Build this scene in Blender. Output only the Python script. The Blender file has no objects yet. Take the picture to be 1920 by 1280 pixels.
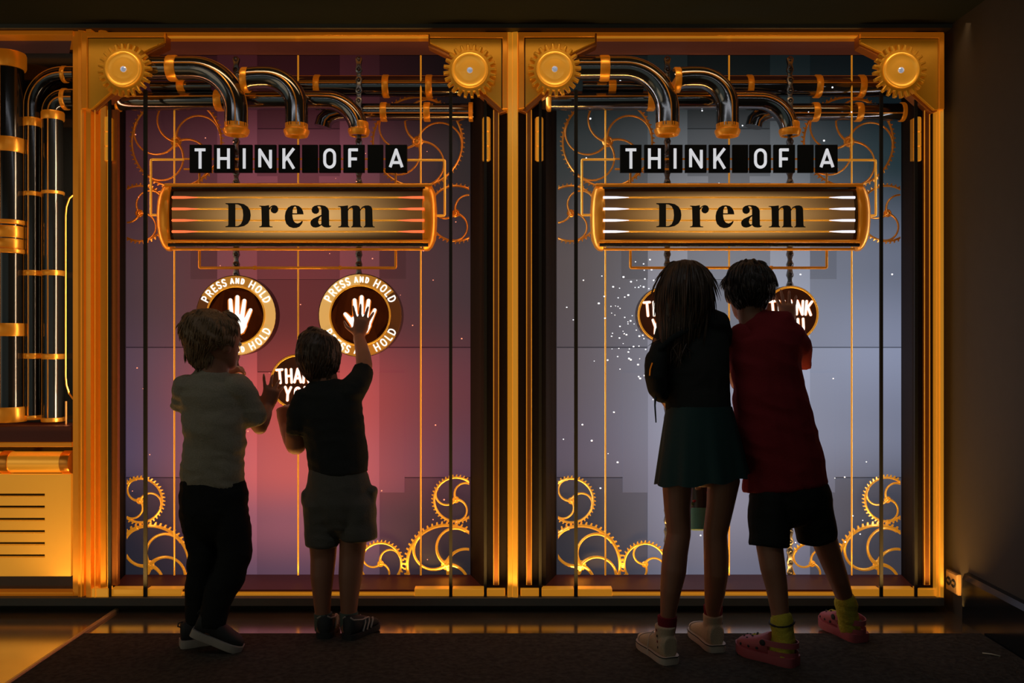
import bpy, bmesh, math, random
from mathutils import Vector, Matrix, noise

random.seed(7)
SC = bpy.context.scene
COL = SC.collection
PI = math.pi

# ------------------------------------------------------------------ camera, world, lights, exposure
# the camera stands 3.5 m in front of the machine wall (wall plane Y = 0), lens axis level, 1.068 m high
D, FPX, H = 3.5, 1645.0, 1.068


def S(d=0.0):
    """metres per photo pixel at distance d in front of the wall"""
    return (D - d) / FPX


def P(x, y, d=0.0):
    """measured photo pixel + distance in front of the wall -> place in the room"""
    s = S(d)
    return Vector(((x - 960) * s, -d, H + (640 - y) * s))


def lin(r, g, b):
    def f(c):
        c /= 255.0
        return c / 12.92 if c <= 0.04045 else ((c + 0.055) / 1.055) ** 2.4
    return (f(r), f(g), f(b))


cam_data = bpy.data.cameras.new('camera')
cam_data.lens = 36.0 * FPX / 1920.0
cam_data.sensor_width = 36.0
cam = bpy.data.objects.new('camera', cam_data)
COL.objects.link(cam)
cam.location = (0, -D, H)
cam.rotation_euler = (PI / 2, 0, 0)
SC.camera = cam

world = bpy.data.worlds.new('dim_room')
SC.world = world
world.use_nodes = True
world.node_tree.nodes['Background'].inputs[0].default_value = (0.075, 0.098, 0.088, 1)
world.node_tree.nodes['Background'].inputs[1].default_value = 1.0

SC.view_settings.view_transform = 'Standard'
SC.view_settings.look = 'None'
SC.view_settings.gamma = 1.0
SC.view_settings.exposure = 0.0
SC.view_settings.use_curve_mapping = False


def area(name, loc, aim, sx, sy, watts, col, spread=180):
    l = bpy.data.lights.new(name, 'AREA')
    l.shape = 'RECTANGLE'
    l.size, l.size_y = sx, sy
    l.energy = watts
    l.color = col
    l.spread = math.radians(spread)
    o = bpy.data.objects.new(name, l)
    COL.objects.link(o)
    o.location = loc
    dirv = Vector(aim) - Vector(loc)
    o.rotation_euler = dirv.to_track_quat('-Z', 'Y').to_euler()
    return o


WARM = (1.0, 0.50, 0.12)
# unseen fill added along plinth (up the gold frame) and under ceiling edge
area('plinth_fill', (-0.05, -0.16, 0.06), (-0.05, 0.0, 0.75), 3.7, 0.03, 14, WARM, 120)
area('ceiling_edge_fill', (-0.05, -0.16, 2.28), (-0.05, 0.05, 1.75), 3.7, 0.04, 1.3, (1.0, 0.62, 0.30), 100)
# unseen fill added inside each cabinet, behind its side posts and on its floor
for off, colr in ((0, (1.0, 0.42, 0.22)), (808, (0.85, 0.80, 0.80))):
    for px, tx in ((216, 400), (901, 720)):
        p = P(px + off, 600, -0.045)
        t = P(tx + off, 600, -0.20)
        o = area('cabinet_fill', p, t, 1.9, 0.02, 1.8, colr, 150)
        q = (t - p).normalized()
        zax = -q
        xax = Vector((0, 0, 1))
        yax = zax.cross(xax).normalized()
        xax = yax.cross(zax).normalized()
        o.rotation_euler = Matrix((xax, yax, zax)).transposed().to_euler()
    area('cabinet_floor_fill', P(559 + off, 1088, -0.06), P(559 + off, 900, -0.2), 1.3, 0.02, 2.0, WARM, 150)
area('bay_fill', P(134, 500, -0.01), P(30, 500, -0.12), 0.02, 1.4, 1.6, (1.0, 0.72, 0.42), 150)  # unseen fill added to brighten the pipe bay
# glow of the neighbouring exhibits, behind and to the left of the camera
area('far_exhibit_glow', (-3.8, -3.4, 1.5), (-0.6, -0.4, 0.7), 2.4, 2.0, 6.5, (1.0, 0.76, 0.46))
# unseen ceiling strip added over the carpet to put highlights on the pipes
area('ceiling_line_fill', (-0.1, -1.25, 2.31), (-0.1, -1.25, 0), 3.2, 0.06, 2.8, (0.92, 0.95, 1.0))

# ------------------------------------------------------------------ materials
MATS = {}


def mat(name, col, rough=0.5, metal=0.0, emit=None, es=0.0, bump=0.0, bscale=60.0, vary=0.12, spec=0.5, coat=0.0):
    if name in MATS:
        return MATS[name]
    m = bpy.data.materials.new(name)
    m.use_nodes = True
    nt = m.node_tree
    N, L = nt.nodes, nt.links
    b = N['Principled BSDF']
    b.inputs['Roughness'].default_value = rough
    b.inputs['Metallic'].default_value = metal
    b.inputs['Specular IOR Level'].default_value = spec
    b.inputs['Coat Weight'].default_value = coat
    tc = N.new('ShaderNodeTexCoord')
    nz = N.new('ShaderNodeTexNoise')
    nz.inputs['Scale'].default_value = bscale
    nz.inputs['Detail'].default_value = 4
    L.new(tc.outputs['Object'], nz.inputs['Vector'])
    mr = N.new('ShaderNodeMapRange')
    mr.inputs['To Min'].default_value = 1 - vary
    mr.inputs['To Max'].default_value = 1 + vary
    L.new(nz.outputs['Fac'], mr.inputs['Value'])
    mx = N.new('ShaderNodeVectorMath')
    mx.operation = 'SCALE'
    mx.inputs[0].default_value = col
    L.new(mr.outputs['Result'], mx.inputs['Scale'])
    L.new(mx.outputs['Vector'], b.inputs['Base Color'])
    if bump:
        bp = N.new('ShaderNodeBump')
        bp.inputs['Strength'].default_value = bump
        bp.inputs['Distance'].default_value = 0.01
        L.new(nz.outputs['Fac'], bp.inputs['Height'])
        L.new(bp.outputs['Normal'], b.inputs['Normal'])
    if emit:
        b.inputs['Emission Color'].default_value = (*emit, 1)
        b.inputs['Emission Strength'].default_value = es
    MATS[name] = m
    return m


def screen_mat(name, x0, x1, z0, z1, left, centre, right, shade):
    """the picture shown on the lit screen, glow and dark fade painted in: three vertical colour ramps blended across its width"""
    m = bpy.data.materials.new(name)
    m.use_nodes = True
    nt = m.node_tree
    N, L = nt.nodes, nt.links
    b = N['Principled BSDF']
    b.inputs['Base Color'].default_value = (0.02, 0.02, 0.022, 1)
    b.inputs['Roughness'].default_value = 0.7
    b.inputs['Specular IOR Level'].default_value = 0.08
    geo = N.new('ShaderNodeNewGeometry')
    sep = N.new('ShaderNodeSeparateXYZ')
    L.new(geo.outputs['Position'], sep.inputs[0])

    def mrange(src, a, c, smooth=False):
        r = N.new('ShaderNodeMapRange')
        r.interpolation_type = 'SMOOTHSTEP' if smooth else 'LINEAR'
        r.inputs['From Min'].default_value = a
        r.inputs['From Max'].default_value = c
        L.new(src, r.inputs['Value'])
        return r.outputs['Result']
    v = mrange(sep.outputs['Z'], z1, z0)
    xm = (x0 + x1) / 2
    tl = mrange(sep.outputs['X'], x0, xm, True)
    tr = mrange(sep.outputs['X'], xm, x1, True)

    def ramp(stops):
        r = N.new('ShaderNodeValToRGB')
        r.color_ramp.interpolation = 'EASE'
        el = r.color_ramp.elements
        while len(el) < len(stops):
            el.new(0.5)
        for e, (p, c) in zip(el, stops):
            e.position = p
            e.color = (*lin(*c), 1)
        L.new(v, r.inputs['Fac'])
        return r.outputs['Color']

    def mix(f, a, c):
        x = N.new('ShaderNodeMix')
        x.data_type = 'RGBA'
        L.new(f, x.inputs['Factor'])
        L.new(a, x.inputs[6])
        L.new(c, x.inputs[7])
        return x.outputs[2]
    c = mix(tr, mix(tl, ramp(left), ramp(centre)), ramp(right))
    sc = N.new('ShaderNodeVectorMath')
    sc.operation = 'SCALE'
    sc.inputs['Scale'].default_value = shade
    L.new(c, sc.inputs[0])
    L.new(sc.outputs['Vector'], b.inputs['Emission Color'])
    b.inputs['Emission Strength'].default_value = 1.0
    return m


BLACK = mat('black_paint', (0.045, 0.055, 0.052), 0.6)
BLACKG = mat('black_gloss', (0.012, 0.013, 0.014), 0.16, spec=0.6)
PIPE = mat('black_chrome_pipe', (0.23, 0.23, 0.24), 0.12, 0.95, vary=0.05)
GOLD = mat('polished_gold', (0.80, 0.37, 0.05), 0.32, 0.75, lin(220, 112, 10), 0.20, vary=0.08, bscale=25)  # golds and bronze: a glow of their own is put into the emission
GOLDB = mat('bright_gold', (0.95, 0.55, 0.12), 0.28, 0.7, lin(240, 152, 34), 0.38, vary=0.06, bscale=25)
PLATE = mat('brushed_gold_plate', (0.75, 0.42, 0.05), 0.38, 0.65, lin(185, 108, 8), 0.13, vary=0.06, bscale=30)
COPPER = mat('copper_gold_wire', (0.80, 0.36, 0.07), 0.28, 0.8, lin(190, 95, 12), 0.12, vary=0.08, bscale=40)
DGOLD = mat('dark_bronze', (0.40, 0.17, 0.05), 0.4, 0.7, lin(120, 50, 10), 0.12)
RUST = mat('red_brown_lacquer', (0.05, 0.014, 0.008), 0.5, 0.0, lin(90, 30, 16), 0.16, vary=0.4, bscale=6)
SOFF = mat('rust_glow_soffit', (0.20, 0.08, 0.05), 0.35, 0.3, lin(95, 45, 28), 0.35, vary=0.5, bscale=5)  # rust-coloured glow put into the brown soffit by emission
REVEAL = mat('dark_reveal', (0.022, 0.018, 0.018), 0.75, spec=0.08)
STEEL = mat('chain_steel', (0.36, 0.36, 0.38), 0.28, 0.9, vary=0.2)
SILVER = mat('silver_bolt', (0.8, 0.8, 0.85), 0.2, 0.9, (0.6, 0.65, 0.8), 0.35)
TILE = mat('black_flap_tile', (0.012, 0.015, 0.016), 0.7, spec=0.1)
WHITE = mat('lit_white_letter', (0.05, 0.05, 0.05), 0.5, 0, lin(205, 205, 208), 1.0, vary=0.03)
GLOWW = mat('glowing_white', (0.05, 0.05, 0.05), 0.5, 0, (1.0, 0.93, 0.84), 1.15, vary=0.0)
INK = mat('black_ink', (0.012, 0.014, 0.013), 0.7)
BROWN = mat('dark_brown_disc', (0.05, 0.018, 0.006), 0.35, 0, lin(64, 22, 4), 0.9, vary=0.2, bscale=8)
RINGL = mat('ring_gold_lit', (0.8, 0.55, 0.25), 0.35, 0.3, lin(212, 160, 84), 0.85, vary=0.08, bscale=12)  # three tones paint the metallic reflection round one button ring
RINGM = mat('ring_gold_mid', (0.6, 0.33, 0.08), 0.35, 0.4, lin(170, 105, 30), 0.75, vary=0.08, bscale=12)
RINGD = mat('ring_gold_shade', (0.2, 0.09, 0.03), 0.35, 0.4, lin(72, 32, 8), 0.8, vary=0.1, bscale=12)
ORANGE = mat('orange_halo', (0.5, 0.2, 0.03), 0.5, 0, lin(205, 95, 8), 0.8)
FLOORM = mat('polished_dark_floor', (0.58, 0.49, 0.37), 0.15, 0.9, spec=0.9, vary=0.25, bscale=8)
CARPET = mat('dark_carpet', (0.060, 0.052, 0.042), 0.95, bump=0.9, bscale=55, vary=0.75, spec=0.1)
WALLR = mat('dark_wall_paint', (0.048, 0.040, 0.030), 0.75, vary=0.1, bscale=20)
PLINTH = mat('grey_plinth', (0.09, 0.095, 0.09), 0.6)
ALU = mat('pale_metal_strip', (0.62, 0.44, 0.24), 0.35, 0.5)

# ------------------------------------------------------------------ mesh helpers
ORI = {}


def offset_poly(pts, amt):
    """inset (amt > 0) a simple polygon"""
    n = len(pts)
    ar = sum(pts[i][0] * pts[(i + 1) % n][1] - pts[(i + 1) % n][0] * pts[i][1] for i in range(n))
    sg = 1 if ar > 0 else -1
    out = []
    for i in range(n):
        a, b, c = Vector(pts[i - 1]), Vector(pts[i]), Vector(pts[(i + 1) % n])
        e1 = (b - a).normalized()
        e2 = (c - b).normalized()
        n1 = Vector((-e1.y, e1.x)) * sg
        n2 = Vector((-e2.y, e2.x)) * sg
        k = n1 + n2
        k = k / max(0.35, 1 + n1.dot(n2))
        out.append((b.x + k.x * amt, b.y + k.y * amt))
    return out


class MB:
    def __init__(self):
        self.v, self.f = [], []

    def add(self, vs, fs):
        o = len(self.v)
        self.v += [Vector(p) for p in vs]
        self.f += [tuple(i + o for i in q) for q in fs]

    def rings(self, rings, closed_u=True, cap0=True, cap1=True, loop=False):
        n = len(rings[0])
        o = len(self.v)
        for r in rings:
            self.v += [Vector(p) for p in r]
        m = len(rings)
        for i in range(m if loop else m - 1):
            a, b = o + i * n, o + ((i + 1) % m) * n
            for j in range(n if closed_u else n - 1):
                k = (j + 1) % n
                self.f.append((a + j, a + k, b + k, b + j))
        if cap0 and not loop:
            self.f.append(tuple(o + j for j in reversed(range(n))))
        if cap1 and not loop:
            self.f.append(tuple(o + (m - 1) * n + j for j in range(n)))

    def prism(self, poly, d0, d1, bev=0.0, bd=None):
        """outline in measured pixels at depth d1 (front), pushed straight back to depth d0"""
        if bev:
            bd = bd or bev * S(d1)
            q = offset_poly(poly, bev)
            self.rings([[W(x, y, d1, d0) for x, y in poly], [W(x, y, d1, d1 - bd) for x, y in poly],
                        [W(x, y, d1, d1) for x, y in q]])
        else:
            self.rings([[W(x, y, d1, d0) for x, y in poly], [W(x, y, d1, d1) for x, y in poly]])

    def rect(self, x0, y0, x1, y1, d0, d1, bev=0.0, bd=None):
        self.prism([(x0, y0), (x1, y0), (x1, y1), (x0, y1)], d0, d1, bev, bd)

    def box(self, x0, x1, y0, y1, z0, z1):
        self.rings([[(x0, y0, z0), (x1, y0, z0), (x1, y1, z0), (x0, y1, z0)],
                    [(x0, y0, z1), (x1, y0, z1), (x1, y1, z1), (x0, y1, z1)]])

    def tube(self, pts, r, n=12, closed=False, ref=None, flat=1.0):
        pts = [Vector(p) for p in pts]
        m = len(pts)
        rs = r if isinstance(r, (list, tuple)) else [r] * m
        tg = []
        for i in range(m):
            a = pts[i - 1] if (closed or i > 0) else pts[i]
            b = pts[(i + 1) % m] if (closed or i < m - 1) else pts[i]
            tg.append((b - a).normalized())
        ref = Vector(ref) if ref else (Vector((0, 1, 0)) if abs(tg[0].y) < 0.9 else Vector((1, 0, 0)))
        u = (ref - tg[0] * ref.dot(tg[0])).normalized()
        rings, fr = [], []
        for i in range(m):
            u = (u - tg[i] * u.dot(tg[i])).normalized()
            w = tg[i].cross(u)
            fr.append((pts[i], u.copy(), w.copy(), rs[i]))
            rings.append([pts[i] + u * (rs[i] * flat * math.cos(2 * PI * k / n)) + w * (rs[i] * math.sin(2 * PI * k / n))
                          for k in range(n)])
        self.rings(rings, loop=closed)
        return fr

    def lathe(self, o, axis, prof, n=32):
        """profile of (radius, height along axis)"""
        o, axis = Vector(o), Vector(axis).normalized()
        ref = Vector((0, 0, 1)) if abs(axis.z) < 0.9 else Vector((1, 0, 0))
        u = axis.cross(ref).normalized()
        w = axis.cross(u)
        self.rings([[o + axis * h + (u * math.cos(2 * PI * k / n) + w * math.sin(2 * PI * k / n)) * max(r, 1e-5)
                     for k in range(n)] for r, h in prof])

    def ball(self, c, r, n=10, sc=(1, 1, 1)):
        c = Vector(c)
        rings = []
        for i in range(1, n // 2 + 1):
            a = PI * i / (n // 2 + 1)
            rings.append([c + Vector((r * sc[0] * math.sin(a) * math.cos(2 * PI * k / n),
                                      r * sc[1] * math.sin(a) * math.sin(2 * PI * k / n),
                                      r * sc[2] * math.cos(a))) for k in range(n)])
        self.rings(rings)

    def ribbon(self, pts, t, d0, d1, round_ends=True):
        """flat stroke of width t along a pixel polyline"""
        m = len(pts)
        for i in range(m - 1):
            a, b = Vector(pts[i]), Vector(pts[i + 1])
            e = b - a
            if e.length < 1e-6:
                continue
            e.normalize()
            nrm = Vector((-e.y, e.x))
            ra = round_ends or i > 0
            rb = round_ends or i < m - 2
            poly = []
            k = 5
            for j in range(k + 1):
                th = PI / 2 + PI * j / k
                q = a + (e * math.cos(th) + nrm * math.sin(th)) * (t / 2)
                if not ra:
                    q = a + nrm * (t / 2 if j <= k // 2 else -t / 2)
                    if j not in (0, k):
                        continue
                poly.append((q.x, q.y))
            for j in range(k + 1):
                th = -PI / 2 + PI * j / k
                q = b + (e * math.cos(th) + nrm * math.sin(th)) * (t / 2)
                if not rb:
                    if j not in (0, k):
                        continue
                    q = b + nrm * (-t / 2 if j == 0 else t / 2)
                poly.append((q.x, q.y))
            self.prism(poly, d0, d1)


def W(x, y, dref, d):
    p = P(x, y, dref)
    p.y = -d
    return p


def finish(me, m, smooth=35):
    bm = bmesh.new()
    bm.from_mesh(me)
    bmesh.ops.recalc_face_normals(bm, faces=bm.faces)
    bm.to_mesh(me)
    bm.free()
    if m:
        me.materials.append(m)
    if smooth:
        me.polygons.foreach_set('use_smooth', [True] * len(me.polygons))
        if smooth < 180:
            me.set_sharp_from_angle(angle=math.radians(smooth))


def tag(o, label=None, cat=None, group=None, kind=None):
    for k, v in (('label', label), ('category', cat), ('group', group), ('kind', kind)):
        if v:
            o[k] = v
    return o


def thing(name, label, cat, base, group=None):
    o = bpy.data.objects.new(name, None)
    o.empty_display_size = 0.05
    COL.objects.link(o)
    o.location = base
    ORI[o] = Vector(base)
    return tag(o, label, cat, group)


def clip_mesh(me, planes):
    bm = bmesh.new()
    bm.from_mesh(me)
    for co, no in planes:          # keeps the side the normal points away from
        r = bmesh.ops.bisect_plane(bm, geom=bm.verts[:] + bm.edges[:] + bm.faces[:], plane_co=co, plane_no=no, clear_outer=True)
        ed = [e for e in r['geom_cut'] if isinstance(e, bmesh.types.BMEdge)]
        try:
            bmesh.ops.holes_fill(bm, edges=ed, sides=0)
        except Exception:
            pass
    bm.to_mesh(me)
    bm.free()


def obj(name, mb, m, parent=None, smooth=35, label=None, clip=None, cat=None, group=None, kind=None, base=None):
    if parent is not None:
        o0 = ORI[parent]
    elif base is not None:
        o0 = Vector(base)
    else:
        xs = [p.x for p in mb.v]
        ys = [p.y for p in mb.v]
        o0 = Vector(((min(xs) + max(xs)) / 2, (min(ys) + max(ys)) / 2, min(p.z for p in mb.v)))
    me = bpy.data.meshes.new(name)
    me.from_pydata([p - o0 for p in mb.v], [], mb.f)
    if clip:
        clip_mesh(me, [(Vector(c) - o0, n) for c, n in clip])
    finish(me, m, smooth)
    o = bpy.data.objects.new(name, me)
    COL.objects.link(o)
    if parent is not None:
        o.parent = parent
    else:
        o.location = o0
    ORI[o] = o0
    return tag(o, label, cat, group, kind)


def arc(cx, cy, r, a0, a1, n=12, ry=None):
    ry = ry or r
    return [(cx + r * math.cos(math.radians(a0 + (a1 - a0) * i / n)), cy - ry * math.sin(math.radians(a0 + (a1 - a0) * i / n)))
            for i in range(n + 1)]

# ------------------------------------------------------------------ the room
XW = 1.738                      # right wall
m = MB(); m.box(-4.5, XW + 0.1, -6.0, 0.32, -0.06, 0.0)
tag(obj('floor', m, FLOORM, smooth=0), kind='structure')
m = MB(); m.box(-4.5, XW + 0.1, 0.28, 0.34, 0, 2.322)
tag(obj('wall_back', m, BLACK, smooth=0), kind='structure')
m = MB(); m.box(XW, XW + 0.1, -6.0, 0.28, 0, 2.322)
tag(obj('wall_right', m, WALLR, smooth=0), kind='structure')
m = MB(); m.box(-4.5, XW + 0.1, -6.0, 0.34, 2.322, 2.40)
tag(obj('ceiling', m, mat('black_ceiling', (0.016, 0.022, 0.021), 0.85, spec=0.1), smooth=0), kind='structure')
m = MB(); m.box(-4.5, XW, -0.035, 0.28, 2.306, 2.322)
tag(obj('trim_1', m, PLINTH, smooth=0), kind='structure')
m = MB(); m.rect(-900, 1121, 1771, 1136, -0.25, 0.042, 1)
tag(obj('trim_2', m, PLINTH, smooth=0), kind='structure')
m = MB(); m.box(-4.5, XW, 0.05, 0.28, 0, P(0, 1136, 0.03).z)
tag(obj('trim_3', m, BLACK, smooth=0), kind='structure')
# low glossy wall base along the right wall
m = MB()
prof = [(XW, 0), (XW - 0.024, 0), (XW - 0.024, 0.165), (XW - 0.016, 0.185), (XW, 0.19)]
m.rings([[(x, -0.16, z) for x, z in prof], [(x, -5.9, z) for x, z in prof]])
tag(obj('baseboard_right', m, BLACKG, smooth=20), kind='structure')

# carpet with its metal edge
XC = P(222, 1147, 0).x * 1.0
cg = 0.305
m = MB()
nx, ny = 60, 50
x0c, x1c, y0c, y1c = XC + 0.012, XW - 0.03, -5.2, -cg
m.rings([[(x0c, y0c, 0.0), (x1c, y0c, 0.0), (x1c, y1c, 0.0), (x0c, y1c, 0.0)],
         [(x0c, y0c, 0.006), (x1c, y0c, 0.006), (x1c, y1c, 0.006), (x0c, y1c, 0.006)]])
tag(obj('carpet', m, CARPET, smooth=0), 'dark grey-brown carpet lying on the glossy floor before the machine', 'carpet')
m = MB()
prof = [(XC - 0.010, 0.0), (XC + 0.012, 0.0), (XC + 0.012, 0.008), (XC + 0.006, 0.011), (XC - 0.004, 0.010), (XC - 0.010, 0.002)]
m.rings([[(x, -5.2, z) for x, z in prof], [(x, -0.02, z) for x, z in prof]])
tag(obj('carpet_edge_strip', m, ALU, smooth=20), 'pale metal edging strip along the left side of the carpet', 'edge strip')

# wall socket on the right wall
yo0, yo1 = -0.015, -0.105
zo0, zo1 = 0.085, 0.165
t = thing('wall_outlet', 'brass-lit power socket low on the right wall beside the machine', 'outlet', (XW, -0.06, zo0))
OUTM = mat('outlet_plate', (0.55, 0.36, 0.16), 0.35, 0.2)
m = MB()
m.rings([[(XW, yo0, zo0), (XW, yo1, zo0), (XW, yo1, zo1), (XW, yo0, zo1)],
         [(XW - 0.012, yo0, zo0), (XW - 0.012, yo1, zo0), (XW - 0.012, yo1, zo1), (XW - 0.012, yo0, zo1)],
         [(XW - 0.016, yo0 - 0.005, zo0 + 0.005), (XW - 0.016, yo1 + 0.005, zo0 + 0.005),
          (XW - 0.016, yo1 + 0.005, zo1 - 0.005), (XW - 0.016, yo0 - 0.005, zo1 - 0.005)]])
obj('plate', m, OUTM, t, 20)
for yy in (-0.04, -0.078):
    m = MB(); m.lathe((XW - 0.016, yy, 0.125), (-1, 0, 0), [(0.017, 0), (0.017, 0.002), (0.0145, 0.0035), (0.0145, 0.001)], 20)
    so = obj('socket', m, INK, t)
    for a in (-0.006, 0.006):
        m = MB(); m.box(XW - 0.0185, XW - 0.0165, yy + a - 0.0015, yy + a + 0.0015, 0.121, 0.131)
        obj('slot', m, OUTM, so, 0)
m = MB()
g = Vector((1.735 - 0.06, -0.545, 0.0))
m.tube([(1.60, -0.515, 0.0085), (1.625, -0.53, 0.010), (1.645, -0.545, 0.0085)], 0.0022, 6)
obj('paper_scrap', m, mat('pale_scrap', (0.6, 0.55, 0.42), 0.6), smooth=180, label='tiny pale thread lying on the carpet near the right wall', cat='scrap')


# ------------------------------------------------------------------ generic machine parts
def collar_h(cx, cy, d, half, r, axis='h', lip=0.12, steps=1):
    """ring around a pipe; axis h or v"""
    s = S(d)
    mb = MB()
    R, hh = r * s, half * s
    prof = [(R * 0.9, -hh), (R * (1 + lip * 0.6), -hh), (R * (1 + lip), -hh * 0.75), (R * (1 + lip), hh * 0.75),
            (R * (1 + lip * 0.6), hh), (R * 0.9, hh)]
    mb.lathe(P(cx, cy, d), (1, 0, 0) if axis == 'h' else (0, 0, 1), prof, 28)
    return mb


def nozzle(cx, y0, y1, d, r):
    s = S(d)
    mb = MB()
    L = (y1 - y0) * s
    R = r * s
    mb.lathe(P(cx, y1, d), (0, 0, 1), [(R * 0.75, 0.012), (R * 0.86, 0.0), (R * 0.98, 0.001), (R * 1.04, L * 0.12), (R * 1.13, L * 0.30),
                                       (R * 1.13, L * 0.45), (R * 1.0, L * 0.52), (R * 1.0, L * 0.9), (R * 0.95, L), (R * 0.8, L)], 32)
    return mb


def pipe(label, path, d, r, collars=(), noz=None, stripes=(18, 88), group=None, dpath=None, m=None):
    s = S(d)
    pts = [P(x, y, d if dpath is None else dpath[i]) for i, (x, y) in enumerate(path)]
    low = min(pts, key=lambda p: p.z)
    t = thing('pipe', label, 'pipe', low, group)
    mb = MB()
    fr = mb.tube(pts, r * s, 24, ref=(0, -1, 0))
    obj('tube', mb, m or PIPE, t)
    for a in stripes:
        mb = MB()
        q = []
        for c, u, w, rr in fr:
            ca, sa = math.cos(math.radians(a)), math.sin(math.radians(a))
            out = u * ca + w * (sa * SGN)
            q.append(c + out * (rr * 0.985))
        mb.tube(q, 0.0030, 6)
        obj('inlay_line', mb, COPPER, t)
    for c in collars:
        obj('collar', collar_h(c[0], c[1], d, c[2], r if len(c) < 5 else c[4], c[3]), GOLD, t)
    if noz:
        obj('nozzle', nozzle(*noz, d, r), GOLD, t)
    return t


SGN = -1


def gear_outline(cx, cy, R, depth, n, ph=0.0, frac=0.5):
    pts = []
    for i in range(n):
        a = 2 * PI * (i + ph) / n
        w = 2 * PI / n
        for k, rr in ((-0.34, R - depth), (-0.20, R), (0.20, R), (0.34, R - depth)):
            th = a + k * w
            pts.append((cx + rr * math.cos(th), cy - rr * math.sin(th)))
    return pts


def corner_gear(cx, cy, R, label):
    d0 = 0.056
    t = thing('gear', label, 'gear', P(cx, cy + R, d0))
    mb = MB(); mb.prism(gear_outline(cx, cy, R, R * 0.2, 24, 0.3), d0, d0 + 0.022, 1.6)
    obj('gear_wheel', mb, PLATE, t, 25)
    s = S(d0 + 0.022)
    mb = MB()
    mb.lathe(P(cx, cy, d0 + 0.020), (0, -1, 0), [(R * .66 * s, 0), (R * .68 * s, .004), (R * .66 * s, .011), (R * .62 * s, .012), (R * .59 * s, .008),
                                                (R * .56 * s, .004), (R * .35 * s, .007), (R * .02 * s, .009)], 40)
    obj('dish', mb, GOLDB, t, 60)
    mb = MB()
    mb.lathe(P(cx, cy, d0 + 0.027), (0, -1, 0), [(5.5 * s, 0), (5.5 * s, .006), (3.6 * s, .009), (3.4 * s, .006), (.2 * s, .0055)], 14)
    obj('bolt', mb, SILVER, t, 30, label='silver bolt head')
    return t


def clock_gear(cx, cy, R, label, teeth, spokes, ph, m, d=-0.225, clip=None, thick=1.0, hand=1, group=None):
    """thin wheel with curved spokes"""
    t = thing('clock_gear', label, 'gear', P(cx, min(cy + R, 1077), d), group)
    s = S(d)
    rim = R - 6.5 * thick
    mb = MB()
    mb.tube([P(x, y, d) for x, y in arc(cx, cy, rim, 0, 360, 64)[:-1]], 2.6 * thick * s, 8, closed=True)
    for i in range(teeth):
        a = 2 * PI * i / teeth
        w = 1.55 * thick
        tx, ty = math.cos(a), -math.sin(a)
        nx_, ny_ = -ty, tx
        lean = 1.6
        q = []
        for rr, ww, ln in ((rim, w * 1.3, 0), (R, w * .7, lean)):
            q.append((cx + tx * rr + nx_ * (ww + ln), cy + ty * rr + ny_ * (ww + ln)))
            q.append((cx + tx * rr - nx_ * (ww - ln), cy + ty * rr - ny_ * (ww - ln)))
        mb.prism([q[0], q[1], q[3], q[2]], d - 0.003, d + 0.003)
    obj('toothed_rim', mb, m, t, 40, clip=clip)
    hub = R * 0.085 + 2
    for i in range(spokes):
        a = math.radians(ph + 360 / spokes * i)
        ex, ey = cx + rim * math.cos(a), cy - rim * math.sin(a)
        mx, my = (cx + ex) / 2, (cy + ey) / 2
        base = math.degrees(a)
        pts = arc(mx, my, rim / 2, base + 180, base + 180 - 180 * hand, 20)
        mb = MB()
        mb.tube([P(x, y, d) for x, y in pts], [(2.2 + 1.6 * abs(2 * k / 20 - 1) ** 3) * thick * s for k in range(21)], 8)
        if clip and any(all((v - Vector(c)).dot(Vector(n)) > 0 for v in mb.v) for c, n in clip):
            continue
        obj('spoke', mb, m, t, 60, clip=clip)
    if not (clip and any((P(cx, cy, d) - Vector(c)).dot(Vector(n)) > -hub * s for c, n in clip)):
        mb = MB()
        mb.lathe(P(cx, cy, d - 0.004), (0, -1, 0), [(hub * s, 0), (hub * 1.1 * s, .006), (hub * .8 * s, .010), (hub * .6 * s, .007), (hub * .5 * s, .012),
                                                   (hub * .2 * s, .014)], 18)
        obj('hub', mb, m, t, 50)
    return t


# chain links (two alternating shapes, shared by all chains)
DCH = -0.128
PITCH = 19.2


def link_mesh(name, wide):
    s = S(DCH)
    mb = MB()
    r = 6.2 * s
    hp = PITCH / 2 * s
    waist = 0.62
    out = []
    for k in range(11):
        a = PI * k / 10
        out.append((r * math.cos(a), hp + r * math.sin(a)))
    out.append((-r * waist, 0))
    for k in range(11):
        a = PI + PI * k / 10
        out.append((r * math.cos(a), -hp + r * math.sin(a)))
    out.append((r * waist, 0))
    y = -0.008 if wide else -0.003
    for yy in ((y, y + 0.004), (-y, -y - 0.004)):
        mb.rings([[(x, yy[1], z) for x, z in out], [(x, yy[0] + (0.001 if yy[0] < 0 else -0.001), z) for x, z in out],
                  [(x * .86, yy[0], z * .97) for x, z in out]])
    for sg in (-1, 1):
        mb.lathe((0, -0.006, sg * hp), (0, -1, 0), [(r * .62, -0.004), (r * .62, .005), (r * .45, .0065), (r * .32, .004), (r * .01, .003)], 12)
    me = bpy.data.meshes.new(name)
    me.from_pydata(mb.v, [], mb.f)
    finish(me, STEEL, 40)
    return me


LINKA, LINKB = link_mesh('link_outer', True), link_mesh('link_inner', False)


def chain(cx, y0, y1, label):
    s = S(DCH)
    t = thing('chain', label, 'chain', P(cx, y1, DCH))
    n = int((y1 - y0) / PITCH)
    for i in range(n):
        o = bpy.data.objects.new('link', LINKA if i % 2 else LINKB)
        COL.objects.link(o)
        o.parent = t
        o.location = P(cx, y1 - PITCH * (i + 0.5) - 4, DCH) - ORI[t]
    return t


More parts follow.
